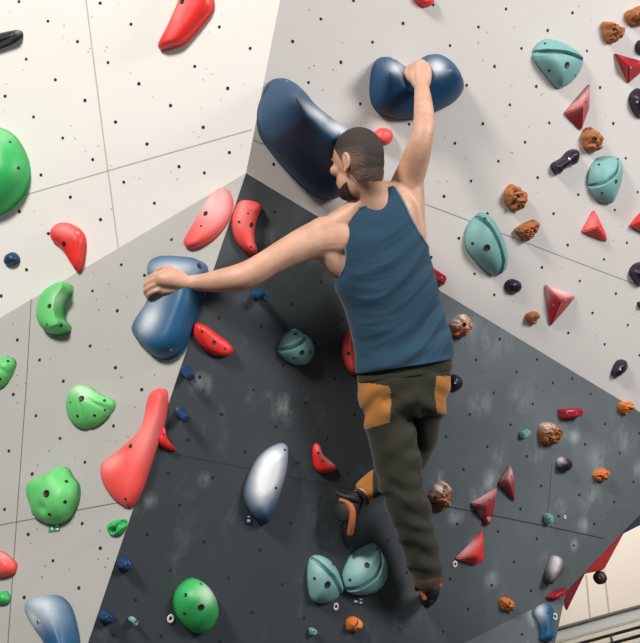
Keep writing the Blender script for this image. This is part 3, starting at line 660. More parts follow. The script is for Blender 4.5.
orange('chalk-whitened brown knobbly hold right of the climber\'s knee', 'D', [(430, 494), (441, 481), (449, 487), (448.5, 500), (444, 510), (438, 509), (436, 502), (431, 500)], .055, 'orange', [(439, 487, 12, 7, -20, 1.0), (441, 497, 5, 6, 0, .4)], [(443, 491, 1.6), (435.5, 497, 1.2)])
orange('small round orange hold with a bolt low on the dark wall', 'D', [(501, 599), (508, 598), (513.5, 603), (510.5, 610.5), (502, 609)], .035, 'vorange', (), [(509, 603, 1.6)], 50)
orange('small orange nub below the right one of the teal pair', 'D', [(347.5, 620), (354, 616.5), (360.5, 621), (359, 629), (350, 631.5), (347, 627)], .04, 'vorange', (), [(357, 624, 2)], 25)

# --- dark purple holds
def purple(label, k, outline, H=.05, chalk=(), bolts=(), rock=.08, spine=None):
    return hold('pebble_hold', label, k, outline, H, 'purple', spine=spine, seg=40, rings=10, rock=rock, chalk=chalk, bolts=bolts, group=GP)
purple('black-purple bone-shaped hold between the pyramid and the grooved teal oval', 'B', [(552.5, 164), (562, 158), (568, 151.5), (575, 149), (579, 153.5), (576, 164), (568, 166.5), (562, 171), (558, 175), (553.5, 171)], .05, (), [(569.5, 159, 1.4, 1)], spine=[(559, 167), (573, 156)])
purple('small black-purple pebble hold below the teal pointed-oval hold', 'B', [(506, 283), (513, 279), (520, 282), (521.5, 288), (517, 293), (508, 292)], .04, (), [(515, 287, 1)])
purple('large dark purple hold cut by the right edge near the top pyramid', 'B', [(631, 95), (639, 88), (648, 94), (649, 112), (640, 118), (632, 107)], .055, (), [(637, 102, 1.2, 1)])
purple('dark purple sliver hold at the right edge beside the top orange holds', 'B', [(637, 44), (641, 40), (649, 46), (645, 55), (638, 52)], .04)
purple('dark purple rounded hold cut by the right edge on the upper seam', 'B', [(630.5, 271), (636, 264), (644, 263), (650, 275), (641, 286), (633, 279)], .055)
purple('tiny dark hold barely showing at the right edge under a purple one', 'B', [(638, 303), (642, 302), (646, 306), (641, 309)], .03)
purple('dark purple oval pebble hold just above the paint line, far right', 'B', [(613, 370), (618, 361), (626, 360.5), (626.5, 369), (618, 377), (613, 376)], .045, (), [(620, 369, 1, 1)])
purple('round dark purple hold with a small pale mark beside the climber\'s hip', 'D', [(450, 377), (456, 374.5), (462, 380), (461.5, 387), (456, 391), (449, 388)], .04, (), [(455.5, 382.5, 1.2, 1)])
purple('chalk-topped purple ring hold with a bolt on the blue-grey wall', 'D', [(558, 460), (563, 457), (569, 459), (572, 465), (568, 471), (561, 471), (558, 467)], .05, [(560, 460, 4, 5, 20, .9)], [(566, 466, 2)])
purple('white-chalked purple oval hold near the wall\'s free right edge', 'D', [(547, 569), (552, 558), (558, 556), (563, 561), (562, 571), (556, 578.5), (551, 584), (545.5, 583), (545, 577)], .06, [(555, 564, 6, 11, 10, 1.1)], [(548, 580, 1.4)], spine=[(556, 565), (549, 579)])
hold('pebble_hold', 'glossy black finger-shaped hold poking in from the upper left edge', 'A', [(-18, 37), (0, 33), (12, 30.5), (20, 30), (21.5, 35.5), (13, 42.5), (0, 48), (-18, 52)], .05, 'black', spine=[(-8, 42), (12, 37)], seg=44, rings=11, chalk=[(18, 32, 3, 2, 0, .5)], group=GP)

# --- volumes on the return face, seen past the free edge
def volume(label, p0, p1, peak, zoff, mat, depth):
    """pyramid volume standing on the return face between two points of the free edge"""
    a, n = PLANE['G']
    A_ = on('D', *p0); B_ = on('D', *p1); back = gq.normalized() * depth
    r = ray(*peak); mid = (A_ + B_) / 2
    pk = CAM + r * ((mid - CAM).dot(FWD) + zoff)
    c = (A_ + B_) / 2
    bm = bmesh.new(); f = .006
    q = [A_ + n * .002, B_ + n * .002, B_ + back + n * .002, A_ + back + n * .002]; vq = [bm.verts.new(p - c) for p in q]; vp = bm.verts.new(pk - c)
    for i in range(4): bm.faces.new((vq[i], vq[(i + 1) % 4], vp))
    bm.faces.new(list(reversed(vq)))
    bmesh.ops.recalc_face_normals(bm, faces=bm.faces)
    bmesh.ops.bevel(bm, geom=list(bm.edges), offset=.006, segments=2, affect='EDGES', clamp_overlap=True)
    lay = bm.verts.layers.float.new('chalk')
    me = to_mesh(bm, 'volume_hold'); sharp(me, 25)
    o = link('volume_hold', me, MAT[mat], None, Matrix.Translation(c))
    return tag(o, label, 'climbing volume', 'pyramid volumes past the free edge')
volume('bright red pyramid volume jutting past the wall\'s free right edge', (625, 530.5), (583, 574), (604, 570), .10, 'red', .35)
volume('dark red pyramid volume jutting past the free edge, lowest of three', (586, 571), (563, 594.5), (566.5, 612), .08, 'crimson', .35)
volume('dark blue pyramid volume jutting past the free edge at the right border', (660, 494), (621, 534.5), (645, 523), .10, 'navy', .35)
def ball(label, x, y, z, r, mat):
    o_ = W(x, y, z); bm = bmesh.new(); bmesh.ops.create_uvsphere(bm, u_segments=24, v_segments=14, radius=r)
    for v in bm.verts:
        v.co *= 1 + .12 * noise.noise(v.co * 30); v.co.y *= .8
    bm.verts.layers.float.new('chalk')
    o = link('pebble_hold', to_mesh(bm, 'pebble_hold'), MAT[mat], None, Matrix.Translation(o_)); bpy.context.view_layer.update()
    tag(o, label, 'climbing hold', GP); add_bolts(o, [(x + .5, y, 2.2)]); return o
ball('dark maroon knob with a bolt under the bright red volume, against the pale hall wall', 600, 577.5, 5.33, .033, 'maroon')

# --- route tags
white_tag = plain('tag_white', (0.80, 0.80, 0.78), .5); green_tag = plain('tag_green', (0.03, 0.22, 0.13), .5); navy_tag = plain('tag_navy', (0.02, 0.04, 0.08), .5)
def ring_tag(label, k, x, y, rpx):
    M = frame_of(k, x, y); R = rpx / 245.0; r = R * .30; bm = bmesh.new(); sg, sm_ = 28, 8
    rows = []
    for i in range(sg):
        a = 6.28318 * i / sg; rows.append([bm.verts.new(((R - r + r * math.cos(6.28318 * j / sm_)) * math.cos(a) * .85, (R - r + r * math.cos(6.28318 * j / sm_)) * math.sin(a), .003 + .003 * math.sin(6.28318 * j / sm_))) for j in range(sm_)])
    for i in range(sg):
        for j in range(sm_): bm.faces.new((rows[i][j], rows[(i + 1) % sg][j], rows[(i + 1) % sg][(j + 1) % sm_], rows[i][(j + 1) % sm_]))
    bmesh.ops.recalc_face_normals(bm, faces=bm.faces)
    return tag(link('ring_tag', to_mesh(bm, 'ring_tag'), white_tag, None, M), label, 'route tag', 'white ring tags')
ring_tag('white ring tag left of the green dome hold at the bottom', 'D', 170.3, 618.6, 4.2)
ring_tag('white ring tag below the pair of teal holds', 'D', 335.5, 606.5, 4.0)
ring_tag('white ring tag at the left tip of the bright red low pyramid', 'D', 454.5, 564, 3.8)
ring_tag('white ring tag beside the blue hourglass hold', 'E', 554.5, 616.5, 4.2)
ring_tag('tiny white round tag right of the teal cube on the seam', 'D', 564.5, 517, 2.4)
def card(label, k, pts, mat, marks):
    cx = sum(p[0] for p in pts) / 4; cy = sum(p[1] for p in pts) / 4; M = frame_of(k, cx, cy); Mi = M.inverted()
    def plate(poly, h0, h1):
        bm = bmesh.new(); lo = [bm.verts.new((Mi @ on(k, x, y)) + Vector((0, 0, h0))) for x, y in poly]; hi = [bm.verts.new(v.co + Vector((0, 0, h1 - h0))) for v in lo]
        n = len(poly)
        for i in range(n): bm.faces.new((lo[i], lo[(i + 1) % n], hi[(i + 1) % n], hi[i]))
        bm.faces.new(hi); bm.faces.new(list(reversed(lo))); bmesh.ops.recalc_face_normals(bm, faces=bm.faces); return bm
    o = link('route_tag', to_mesh(plate(pts, .0005, .003), 'route_tag', False), mat, None, M); bpy.context.view_layer.update()
    tag(o, label, 'route tag', 'square route tags')
    for mk in marks:
        c = link('printed_mark', to_mesh(plate(mk, .003, .0038), 'printed_mark', False), white_tag); c.parent = o
def quad(x, y, w, h, sk=0.0): return [(x - w / 2 + sk, y - h / 2), (x + w / 2 + sk, y - h / 2), (x + w / 2 - sk, y + h / 2), (x - w / 2 - sk, y + h / 2)]
card('green square tag with white marks under the green lobed hold', 'C', [(49.5, 524), (60.5, 522.5), (60, 531), (49, 532.5)], green_tag, [quad(52.5, 528, 2.2, 3.6), quad(57.5, 525.6, 3.2, 2.6), quad(57.8, 529, 2.6, 1.4)])
card('dark square tag with white marks below the right teal hold', 'D', [(352, 597), (363.5, 597.5), (363, 604.5), (352, 604)], navy_tag, [quad(355.5, 601.2, 2.6, 1.6), quad(360.5, 599.2, 2.4, 1.2), quad(360.5, 602.4, 2.4, 1.6)])
card('dark blue square tag with white marks below the chalky blue leaf hold', 'D', [(245, 513), (251.5, 513.5), (251, 524), (244.5, 523.5)], navy_tag, [quad(248.3, 516.5, 2.6, 1.0), quad(248.2, 520.5, 3.0, 2.4)])

# ------------------------------------------------------------------ the climber
def skin_material():
    m, nt, b = new_mat('skin')
    n = noise_node(nt, 16, 5); n2 = noise_node(nt, 300, 2)
    nt.links.new(mix(nt, maprange(nt, n.outputs['Fac'], .3, .7), (0.54, 0.29, 0.19), (0.65, 0.385, 0.275)), b.inputs['Base Color'])
    b.inputs['Roughness'].default_value = .5; b.inputs['Subsurface Weight'].default_value = .08
    b.inputs['Subsurface Radius'].default_value = (.012, .005, .003); b.inputs['Subsurface Scale'].default_value = .5
    bump(nt, b, n2.outputs['Fac'], .12, .002)
    return m
def cloth(name, color, scale=500, var=.12, rough=.9):
    m, nt, b = new_mat(name)
    n = noise_node(nt, 8, 4); f = noise_node(nt, scale, 2)
    dark = tuple(c * (1 - var) for c in color); light = tuple(min(1, c * (1 + var)) for c in color)
    nt.links.new(mix(nt, n.outputs['Fac'], dark, light), b.inputs['Base Color'])
    b.inputs['Roughness'].default_value = rough; b.inputs['Sheen Weight'].default_value = .12
    bump(nt, b, f.outputs['Fac'], .25, .0015)
    return m
skin = skin_material(); tank_mat = cloth('tank_blue', (0.013, 0.054, 0.097)); olive = cloth('trouser_olive', (0.026, 0.0245, 0.0135)); mustard = cloth('trouser_mustard', (0.42, 0.17, 0.035))
binding_mat = cloth('tank_binding', (0.085, 0.17, 0.25)); hair_mat = plain('hair_dark', (0.030, 0.020, 0.016), .75, 0, .4, 120, .5); beard_mat = plain('beard_dark', (0.028, 0.018, 0.014), .8, 0, .4, 150, .5)
rubber = plain('shoe_rubber', (0.014, 0.014, 0.015), .65); shoe_or = plain('shoe_orange', (0.42, 0.13, 0.045), .6); eye_mat = plain('eye_white', (0.75, 0.72, 0.68), .25)

_nt = hair_mat.node_tree; _b = _nt.nodes['Principled BSDF']; _src = _b.inputs['Base Color'].links[0].from_socket
_at = _nt.nodes.new('ShaderNodeAttribute'); _at.attribute_name = 'fade'          # shorn shorter at the sides: more scalp shows
_nt.links.new(mix(_nt, _at.outputs['Fac'], _src, (0.20, 0.115, 0.08)), _b.inputs['Base Color'])
HA = []
def add_ball(bm, c, axes, radii, seg=20):
    """ellipsoid with given axes (three world vectors) and radii"""
    r = bmesh.ops.create_uvsphere(bm, u_segments=seg, v_segments=seg // 2 + 2, radius=1.0)
    if axes is HA: radii = [q * HS for q in radii]
    M = Matrix((axes[0] * radii[0], axes[1] * radii[1], axes[2] * radii[2])).transposed().to_4x4(); M.translation = c
    bmesh.ops.transform(bm, matrix=M, verts=r['verts'])
CAMX, CAMY, CAMZ = D3(1, 0, 0), D3(0, 1, 0), D3(0, 0, 1)
def add_tube(bm, pts, n=None, seg=18, flat=1.0):
    """closed round-ended tube through (world point, radius) pairs"""
    P = [(p.x, p.y, p.z, r) for p, r in pts]
    Q = catmull(P, n or max(6, 5 * len(P)), False)
    C_ = [Vector(q[:3]) for q in Q]; R_ = [q[3] for q in Q]; rows = []; prev = None
    # rounded ends
    def ring(c, u, v, r): return [bm.verts.new(c + (u * math.cos(6.28318 * s / seg) + v * math.sin(6.28318 * s / seg) * flat) * r) for s in range(seg)]
    for i, c in enumerate(C_):
        t = (C_[min(i + 1, len(C_) - 1)] - C_[max(i - 1, 0)]).normalized()
        u = (prev - t * prev.dot(t)).normalized() if prev is not None else (CAMZ - t * CAMZ.dot(t)).normalized() if abs(t.dot(CAMZ)) < .9 else (CAMX - t * CAMX.dot(t)).normalized()
        prev = u; v = t.cross(u)
        if i == 0:
            for a in (75, 45, 20): rows.append(ring(c - t * R_[0] * math.sin(math.radians(a)), u, v, R_[0] * math.cos(math.radians(a))))
        rows.append(ring(c, u, v, R_[i]))
        if i == len(C_) - 1:
            for a in (20, 45, 75): rows.append(ring(c + t * R_[-1] * math.sin(math.radians(a)), u, v, R_[-1] * math.cos(math.radians(a))))
    for A_, B_ in zip(rows, rows[1:]):
        for s in range(seg): bm.faces.new((A_[s], A_[(s + 1) % seg], B_[(s + 1) % seg], B_[s]))
    bm.faces.new(list(reversed(rows[0]))); bm.faces.new(rows[-1])
def limb(bm, pts, **k):                       # (x, y, z, radius in pixels)
    add_tube(bm, [(W(x, y, z), r * z / FPX) for x, y, z, r in pts], **k)
def loft_rings(rings, n, seg, power=2.3):
    """rings: (cx, cy, half width px, half depth m, z, tilt deg) -> list of rows of world points"""
    Q = catmull([tuple(r) for r in rings], n, False); rows = []
    for cx, cy, hw, hd, z, a in Q:
        row = []
        ca, sa = math.cos(math.radians(a)), math.sin(math.radians(a)); c = W(cx, cy, z); h = hw * z / FPX
        for s in range(seg):
            t = 6.28318 * s / seg; x, y = math.cos(t), math.sin(t)
            x = math.copysign(abs(x) ** (2 / power), x); y = math.copysign(abs(y) ** (2 / power), y)
            row.append(c + D3(ca, sa, 0) * (x * h) + CAMZ * (y * hd))
        rows.append(row)
    return rows
def add_rows(bm, rows, cap=True):
    V = [[bm.verts.new(p) for p in r] for r in rows]; seg = len(V[0])
    for A_, B_ in zip(V, V[1:]):
        for s in range(seg): bm.faces.new((A_[s], A_[(s + 1) % seg], B_[(s + 1) % seg], B_[s]))
    if cap: bm.faces.new(list(reversed(V[0]))); bm.faces.new(V[-1])
    return V
def fuse(bm, voxel, smooth=6, factor=.5):
    """union of the overlapping closed pieces as one continuous surface"""
    bmesh.ops.recalc_face_normals(bm, faces=bm.faces)
    me = bpy.data.meshes.new('tmp'); bm.to_mesh(me); bm.free()
    o = bpy.data.objects.new('tmp', me); COL.objects.link(o)
    r = o.modifiers.new('r', 'REMESH'); r.mode = 'VOXEL'; r.voxel_size = voxel; r.use_smooth_shade = True
    if smooth:
        s = o.modifiers.new('s', 'SMOOTH'); s.factor = factor; s.iterations = smooth
    dg = bpy.context.evaluated_depsgraph_get(); dg.update()
    out = bpy.data.meshes.new_from_object(o.evaluated_get(dg))
    bpy.data.objects.remove(o); bpy.data.meshes.remove(me)
    for p in out.polygons: p.use_smooth = True
    return out

BODY0 = W(404, 385, 4.28)                     # the pelvis, where the person's origin sits
def person_part(name, me, mats, parent):
    me.transform(Matrix.Translation(-BODY0)); me.update()
    o = bpy.data.objects.new(name, me); COL.objects.link(o)
    me.materials.clear()
    for m in (mats if isinstance(mats, (list, tuple)) else [mats]): me.materials.append(m)
    if parent is None: o.location = BODY0
    else: o.parent = parent
    return o

# head frame: turned about fifty degrees to the left, slightly bowed
yaw, bow, roll = math.radians(46), math.radians(4), math.radians(-2)
HF = D3(-math.sin(yaw) * math.cos(bow), math.sin(bow), math.cos(yaw) * math.cos(bow)).normalized()
HR = D3(math.cos(yaw), math.sin(roll), math.sin(yaw)).normalized(); HR = (HR - HF * HR.dot(HF)).normalized()
HU = HR.cross(HF).normalized()
HC = W(358.2, 159.5, 4.08); HS = 1.05                        # centre of the skull
HA.extend((HF, HR, HU))
def hp(f, r, u): return HC + (HF * f + HR * r + HU * u) * HS

bm = bmesh.new()
# skull, jaw and face
add_ball(bm, hp(0, 0, .012), HA, (.098, .078, .098), 32)
add_ball(bm, hp(-.012, 0, -.012), HA, (.083, .074, .085), 28)
add_ball(bm, hp(.030, 0, -.065), HA, (.062, .058, .075), 24)
add_ball(bm, hp(.058, 0, -.105), HA, (.032, .036, .030), 20)          # chin

add_ball(bm, hp(.085, 0, .012), HA, (.016, .050, .012), 16)            # brow
add_tube(bm, [(hp(.088, 0, .005), .008), (hp(.095, 0, -.018), .009), (hp(.098, 0, -.036), .0105)], seg=12)     # nose
for s in (-1, 1):
    add_ball(bm, hp(.092, s * .012, -.040), HA, (.010, .009, .008), 12)                  # nostril wings
    add_ball(bm, hp(.066, s * .045, -.030), HA, (.026, .022, .022), 14)                  # cheekbones
    # ear: rim, lobe and the hollow between
    rim = []
    for k in range(9):
        a = math.radians(-75 + k * 31)
        rim.append((hp(-.012 - .015 * math.cos(a) , s * (.0795 + .004 * math.cos(a)), -.014 + .027 * math.sin(a)), .0052))
    add_tube(bm, rim, n=30, seg=10)
    add_ball(bm, hp(-.010, s * .074, -.014), HA, (.015, .008, .027), 16)
    add_ball(bm, hp(-.004, s * .077, -.044), HA, (.008, .006, .010), 12)
add_ball(bm, hp(.096, 0, -.066), HA, (.008, .022, .006), 12); add_ball(bm, hp(.095, 0, -.077), HA, (.009, .020, .007), 12)   # lips
add_ball(bm, hp(-.036, 0, -.050), HA, (.056, .060, .062), 24)            # nape
# neck and trapezius
add_tube(bm, [(hp(-.030, 0, -.055), .058), (W(371, 189, 4.10), .060), (W(377, 205, 4.13), .068), (W(380, 222, 4.16), .075)], seg=24)
limb(bm, [(370, 196, 4.12, 12), (355, 211, 4.13, 12), (338, 224, 4.14, 14)]); limb(bm, [(378, 192, 4.13, 11), (391, 193, 4.16, 12), (404, 194, 4.19, 14)])
# torso
TORSO = [(404, 372, 47, .110, 4.275, -9), (401, 345, 46, .105, 4.265, -8), (396, 318, 46, .108, 4.245, -8), (388, 292, 46.5, .112, 4.22, -9),
         (382, 266, 48, .115, 4.195, -14), (379, 240, 46, .108, 4.175, -20), (378, 220, 43, .090, 4.16, -24), (377, 208, 36, .065, 4.15, -26)]
body_rings = [(x, y, hw * .955, hd * .93, z, a) for x, y, hw, hd, z, a in TORSO]
add_rows(bm, loft_rings(body_rings, 30, 36, 2.2))
# left arm, reaching out to the side
limb(bm, [(350, 238, 4.165, 21), (335, 238, 4.155, 22), (322, 239, 4.14, 20.5), (306, 243.5, 4.115, 17.5), (286, 253, 4.085, 15), (268, 263, 4.06, 13.6), (252, 272.5, 4.045, 13.8), (238, 277.5, 4.04, 13.4), (218, 281, 4.05, 11.4), (202, 282.5, 4.066, 8.8), (189, 283, 4.078, 7.8)], n=44, seg=22)
limb(bm, [(352, 268, 4.18, 18), (339, 262, 4.16, 15), (327, 251, 4.14, 13), (314, 246, 4.12, 12)])            # back of the armpit
limb(bm, [(338, 228, 4.14, 13), (322, 232, 4.125, 15), (306, 240, 4.11, 12)])             # deltoid
limb(bm, [(244, 279, 4.05, 9), (228, 283, 4.05, 8.6), (208, 285, 4.06, 6)])
# right arm, raised straight to the saddle hold
limb(bm, [(398, 214, 4.20, 20), (403, 194, 4.205, 17), (409, 178, 4.185, 15.5), (414.5, 163, 4.15, 14.4), (418.5, 150, 4.12, 13.4), (421.5, 139, 4.105, 11.8), (424, 127, 4.115, 10.8), (423.8, 113, 4.165, 10.2), (423, 100, 4.235, 9), (422, 90, 4.285, 7.8), (421.5, 84, 4.31, 7.4)], n=46, seg=22)
limb(bm, [(411, 236, 4.2, 16), (411, 215, 4.2, 14), (412, 196, 4.195, 13), (414, 180, 4.18, 10)])      # lat up to the arm
# left hand over the lip of the slab hold: back of the hand towards us
def finger(bm, joints, r0, r1):
    n = len(joints)
    add_tube(bm, [(W(*j), r0 + (r1 - r0) * i / (n - 1)) for i, j in enumerate(joints)], n=4 * n, seg=12)
limb(bm, [(190, 283, 4.078, 7.6), (181, 282, 4.068, 8.6), (172, 280, 4.058, 9.0), (163, 279, 4.055, 8.4)], n=16, seg=18, flat=1.0)
limb(bm, [(184, 288, 4.073, 5), (172, 289, 4.068, 5.6), (163, 290, 4.068, 5)])
limb(bm, [(184, 277, 4.073, 5), (174, 273.5, 4.063, 5.4), (165, 272, 4.063, 4.6)])
for i, (kx, ky, ex, ey, tx, ty) in enumerate(((162, 272.5, 149.5, 277.5, 147, 285), (158.5, 277.5, 146.5, 284, 145.5, 290.5), (158, 283.5, 146, 290, 146, 296), (160, 289.5, 149, 294.5, 148, 299.5))):
    rr = (.0108, .0112, .0106, .0094)[i]
    finger(bm, [(kx + 5, ky - .5, 4.068), (kx, ky, 4.055), ((kx + ex) / 2 - .8, (ky + ey) / 2 - .5, 4.055), (ex, ey, 4.068), ((ex + tx) / 2 - .6, (ey + ty) / 2, 4.095), (tx + 1.5, ty, 4.121)], rr, rr * .78)
finger(bm, [(179, 275, 4.078), (170, 268.5, 4.083), (161.5, 269, 4.095), (155, 273.5, 4.108)], .0125, .0095)       # thumb along the lip
# right hand hooked over the saddle
limb(bm, [(421.5, 86, 4.305, 7.4), (420.5, 79, 4.325, 8.2), (420, 72, 4.335, 8.6), (420.5, 67.5, 4.345, 8.4)], n=16, seg=18)
limb(bm, [(426, 84, 4.315, 4.4), (427, 76, 4.33, 5), (427, 69, 4.34, 4.6)]); limb(bm, [(416, 84, 4.315, 4.6), (413.5, 76, 4.33, 5), (413, 70, 4.34, 4.6)])
for i, (kx, ky) in enumerate(((411.5, 67.2), (417, 64.6), (422.5, 64.2), (427.8, 66.2))):
    rr = (.0108, .0112, .0106, .0095)[i]
    finger(bm, [(kx + (420 - kx) * .2, ky + 6, 4.335), (kx, ky, 4.345), (kx - .3, ky - 2.0, 4.372), (kx - .5, ky - .5, 4.398), (kx - .5, ky + 5, 4.412)], rr, rr * .8)
finger(bm, [(415, 83, 4.325), (409.5, 78.5, 4.335), (407, 72, 4.35), (408.5, 67.5, 4.37)], .0125, .0095)           # thumb at the side
# hips, legs and feet (under the clothes)
add_rows(bm, loft_rings([(404, 352, 44, .10, 4.27, -9), (404, 372, 44, .105, 4.28, -6), (404, 388, 40, .10, 4.29, -4), (404, 394, 30, .08, 4.295, 0)], 10, 30, 2.2))
LEG_L = [(388, 390, 4.275, 19), (391, 425, 4.30, 19), (398, 458, 4.325, 17), (403, 482, 4.345, 15.5), (412, 515, 4.395, 15), (420, 548, 4.45, 12.5), (426, 572, 4.495, 9.5), (428, 584, 4.515, 8.5)]
LEG_R = [(426, 388, 4.32, 18), (423, 418, 4.40, 15.5), (419, 446, 4.48, 13), (414, 462, 4.505, 12.5), (400, 472, 4.475, 11.5), (384, 481, 4.43, 10.5), (370, 489, 4.395, 8.6), (362, 494, 4.375, 7.6), (357, 499, 4.365, 8)]
thin = lambda L: [(x, y, z, r * (.74 if i < len(L) - 2 else 1)) for i, (x, y, z, r) in enumerate(L)]
limb(bm, thin(LEG_L), n=36, seg=20); limb(bm, thin(LEG_R), n=40, seg=20)
limb(bm, [(428, 582, 4.51, 8.2), (429, 592, 4.54, 8), (427, 597, 4.60, 7), (424, 598, 4.645, 5)]); limb(bm, [(358, 498, 4.365, 7.5), (351, 512, 4.36, 8), (349, 530, 4.385, 7.4), (350, 541, 4.41, 5.6)])
body_me = fuse(bm, .0042, 7)
body = person_part('person', body_me, skin, None)
bpy.context.view_layer.update()
tag(body, 'man in a blue tank top hanging from the wall with one arm stretched left', 'person')

# hair: short crop over the skull, shorn to the nape
bm = bmesh.new(); add_ball(bm, hp(-.001, 0, .0135), HA, (.1005, .0800, .1000), 64); add_ball(bm, hp(-.012, 0, -.012), HA, (.0865, .0768, .0875), 56); add_ball(bm, hp(-.036, 0, -.050), HA, (.0585, .0625, .0645), 40)
me = fuse(bm, .004, 4); bm = bmesh.new(); bm.from_mesh(me)
kill = []
for f in bm.faces:
    d = f.calc_center_median() - HC; fx, rx, ux = d.dot(HF), d.dot(HR), d.dot(HU)
    fx /= HS; ux /= HS; rx /= HS
    low = -.088 if fx < -.035 else -.088 + (fx + .035) * 1.7 if fx < .02 else .010 + (fx - .02) * 1.15
    if ux < low + .004 * noise.noise(d * 90): kill.append(f)
bmesh.ops.delete(bm, geom=kill, context='FACES')
for v in bm.verts: v.co += (v.co - HC).normalized() * (.0012 * noise.noise(v.co * 160))
fade = bm.verts.layers.float.new('fade')
for v in bm.verts:
    d = v.co - HC; v[fade] = max(0, min(1, (abs(d.dot(HR)) - .045) / .035)) * max(0, min(1, (.045 - d.dot(HU)) / .05)) * .75 + max(0, min(1, (-.045 - d.dot(HU)) / .05)) * .5
me2 = bpy.data.meshes.new('hair'); bm.to_mesh(me2); bm.free()
for p in me2.polygons: p.use_smooth = True
person_part('hair', me2, hair_mat, body)
# beard along jaw and chin: a thin layer that follows the lower face
bm = bmesh.new(); add_ball(bm, hp(.030, 0, -.065), HA, (.0645, .0605, .0775), 48); add_ball(bm, hp(.058, 0, -.105), HA, (.036, .040, .034), 36)
me = fuse(bm, .0036, 4); bm = bmesh.new(); bm.from_mesh(me); kill = []
for f in bm.faces:
    d = f.calc_center_median() - HC; fx, rx, ux = d.dot(HF), d.dot(HR), d.dot(HU)
    ux /= HS; fx /= HS
    if ux > -.096 + max(0, .045 - fx) * .5 + .003 * noise.noise(d * 120) or fx < .012: kill.append(f)
bmesh.ops.delete(bm, geom=kill, context='FACES')
me2 = bpy.data.meshes.new('beard'); bm.to_mesh(me2); bm.free()
for p in me2.polygons: p.use_smooth = True
person_part('beard', me2, beard_mat, body)
for s in (-1, 1):
    bm = bmesh.new(); add_ball(bm, hp(.076, s * .031, -.008), HA, (.0122, .0122, .0112), 16)
    person_part('eye', to_mesh(bm, 'eye'), eye_mat, body)

# tank top
TANK = [(404.5, 365.5, 49, .133, 4.275, -9), (403.5, 352, 49.5, .131, 4.273, -9), (400.5, 335, 48.5, .122, 4.262, -8), (396, 314, 47.5, .119, 4.245, -8), (389, 294, 48.5, .120, 4.222, -9),
        (383.5, 276, 49.5, .122, 4.205, -12), (381.5, 256, 49, .120, 4.188, -16), (380, 238, 48, .114, 4.175, -20), (379, 222, 46, .100, 4.162, -24), (378, 208, 42, .082, 4.152, -26), (377, 195, 35, .062, 4.146, -28)]
SEG_T = 150; rows = loft_rings(TANK, 130, SEG_T, 2.35)
def lerp_curve(pts, y):
    for (a, b), (c, d) in zip(pts, pts[1:]):
        if min(b, d) <= y <= max(b, d): return a + (c - a) * (y - b) / ((d - b) or 1e-6)
    return None
ARM_L = [(336, 221), (341, 232), (344.5, 246), (345.5, 258), (344, 268), (339, 277), (333, 283)]
ARM_R = [(392, 184), (398, 190), (405, 203), (413, 220), (421, 234), (428.5, 246)]
NECK = [(330, 222), (336, 220.5), (344, 210.5), (356, 207.5), (367, 204), (377, 195), (384, 187.5), (392, 186)]
bm = bmesh.new()
nR = len(rows); moved = []
for i, row in enumerate(rows):
    v = i / (nR - 1); c = sum(row, Vector()) / len(row); out = []
    for s, p in enumerate(row):
        t = 6.28318 * s / SEG_T; u = math.cos(t); back = -math.sin(t)            # back > 0 on the side that faces us
        d = (p - c).normalized()
        x, y, _ = PX(p)
        h = 1 - v                                                                # 0 at the shoulders, 1 at the hem
        # draped folds: slack U-curves across the lower back, long pulls from the right shoulder
        ph = (y - 205 + .42 * (x - 390)) / 17.0 + ((x - 386) / 46.0) ** 2 * 1.5
        drape = 1 - 3.2 * abs(noise.noise(Vector((ph * .62, x * .010, 1)))) + .5 * (1 - 3 * abs(noise.noise(Vector((ph * 1.5, x * .016, 8)))))
        amp = .0080 * min(1, max(0, (h - .12) * 2.0)) * (.45 + .55 * max(0, back))
        ph2 = (x - 398) / 8.5 + (y - 260) * .030
        pull = math.sin(ph2 + 1.5 * noise.noise(Vector((x * .015, y * .012, 7))))
        amp2 = .0062 * math.exp(-((y - 250) / 50.0) ** 2) * max(0, back) * min(1, h * 3)
        hemfold = math.sin((x * .9 + y * 2.2) / 9.0) * .004 * max(0, (h - .75) * 4) * max(0, back)
        soft = .004 * noise.noise(Vector((x * .035, y * .03, 3)))
        out.append(p + d * (drape * amp + pull * amp2 + hemfold + soft * min(1, h * 3)))
    moved.append(out)
V = add_rows(bm, moved, cap=False)
bm.normal_update(); kill = []
for f in bm.faces:
    x, y, _ = PX(f.calc_center_median())
    a = lerp_curve(ARM_L, y); b = lerp_curve(ARM_R, y)
    front_dx = 0.0
    if a is not None and x < a: kill.append(f); continue
    if b is not None and x > b: kill.append(f); continue
    ny = lerp_curve([(q, p) for p, q in NECK], x)
    if ny is not None and y < ny or y < 186 or x > 392 and y < 184: kill.append(f)
bmesh.ops.delete(bm, geom=kill, context='FACES')
bmesh.ops.recalc_face_normals(bm, faces=bm.faces)
# cloth thickness, turned in at the edges
be = [e_ for e_ in bm.edges if e_.is_boundary]
for _ in range(3):                                           # even out the cut edges
    bv = {v for e_ in bm.edges if e_.is_boundary for v in e_.verts}; new = {}
    for v in bv:
        nb = [e_.other_vert(v) for e_ in v.link_edges if e_.is_boundary]
        if len(nb) == 2: new[v] = (v.co * 2 + nb[0].co + nb[1].co) / 4
    for v, c_ in new.items(): v.co = c_
tank_tree = BVHTree.FromBMesh(bm)
r = bmesh.ops.extrude_edge_only(bm, edges=[e_ for e_ in bm.edges if e_.is_boundary])
for g in r['geom']:
    if isinstance(g, bmesh.types.BMVert):
        q = PX(g.co); c_ = W(392 if q[1] > 300 else 382, q[1], 4.2 if q[1] < 300 else 4.27); g.co += (c_ - g.co).normalized() * .010
tank_me = bpy.data.meshes.new('tank_top'); bm.to_mesh(tank_me); bm.free()
for p in tank_me.polygons: p.use_smooth = True
tank = person_part('tank_top', tank_me, tank_mat, body)
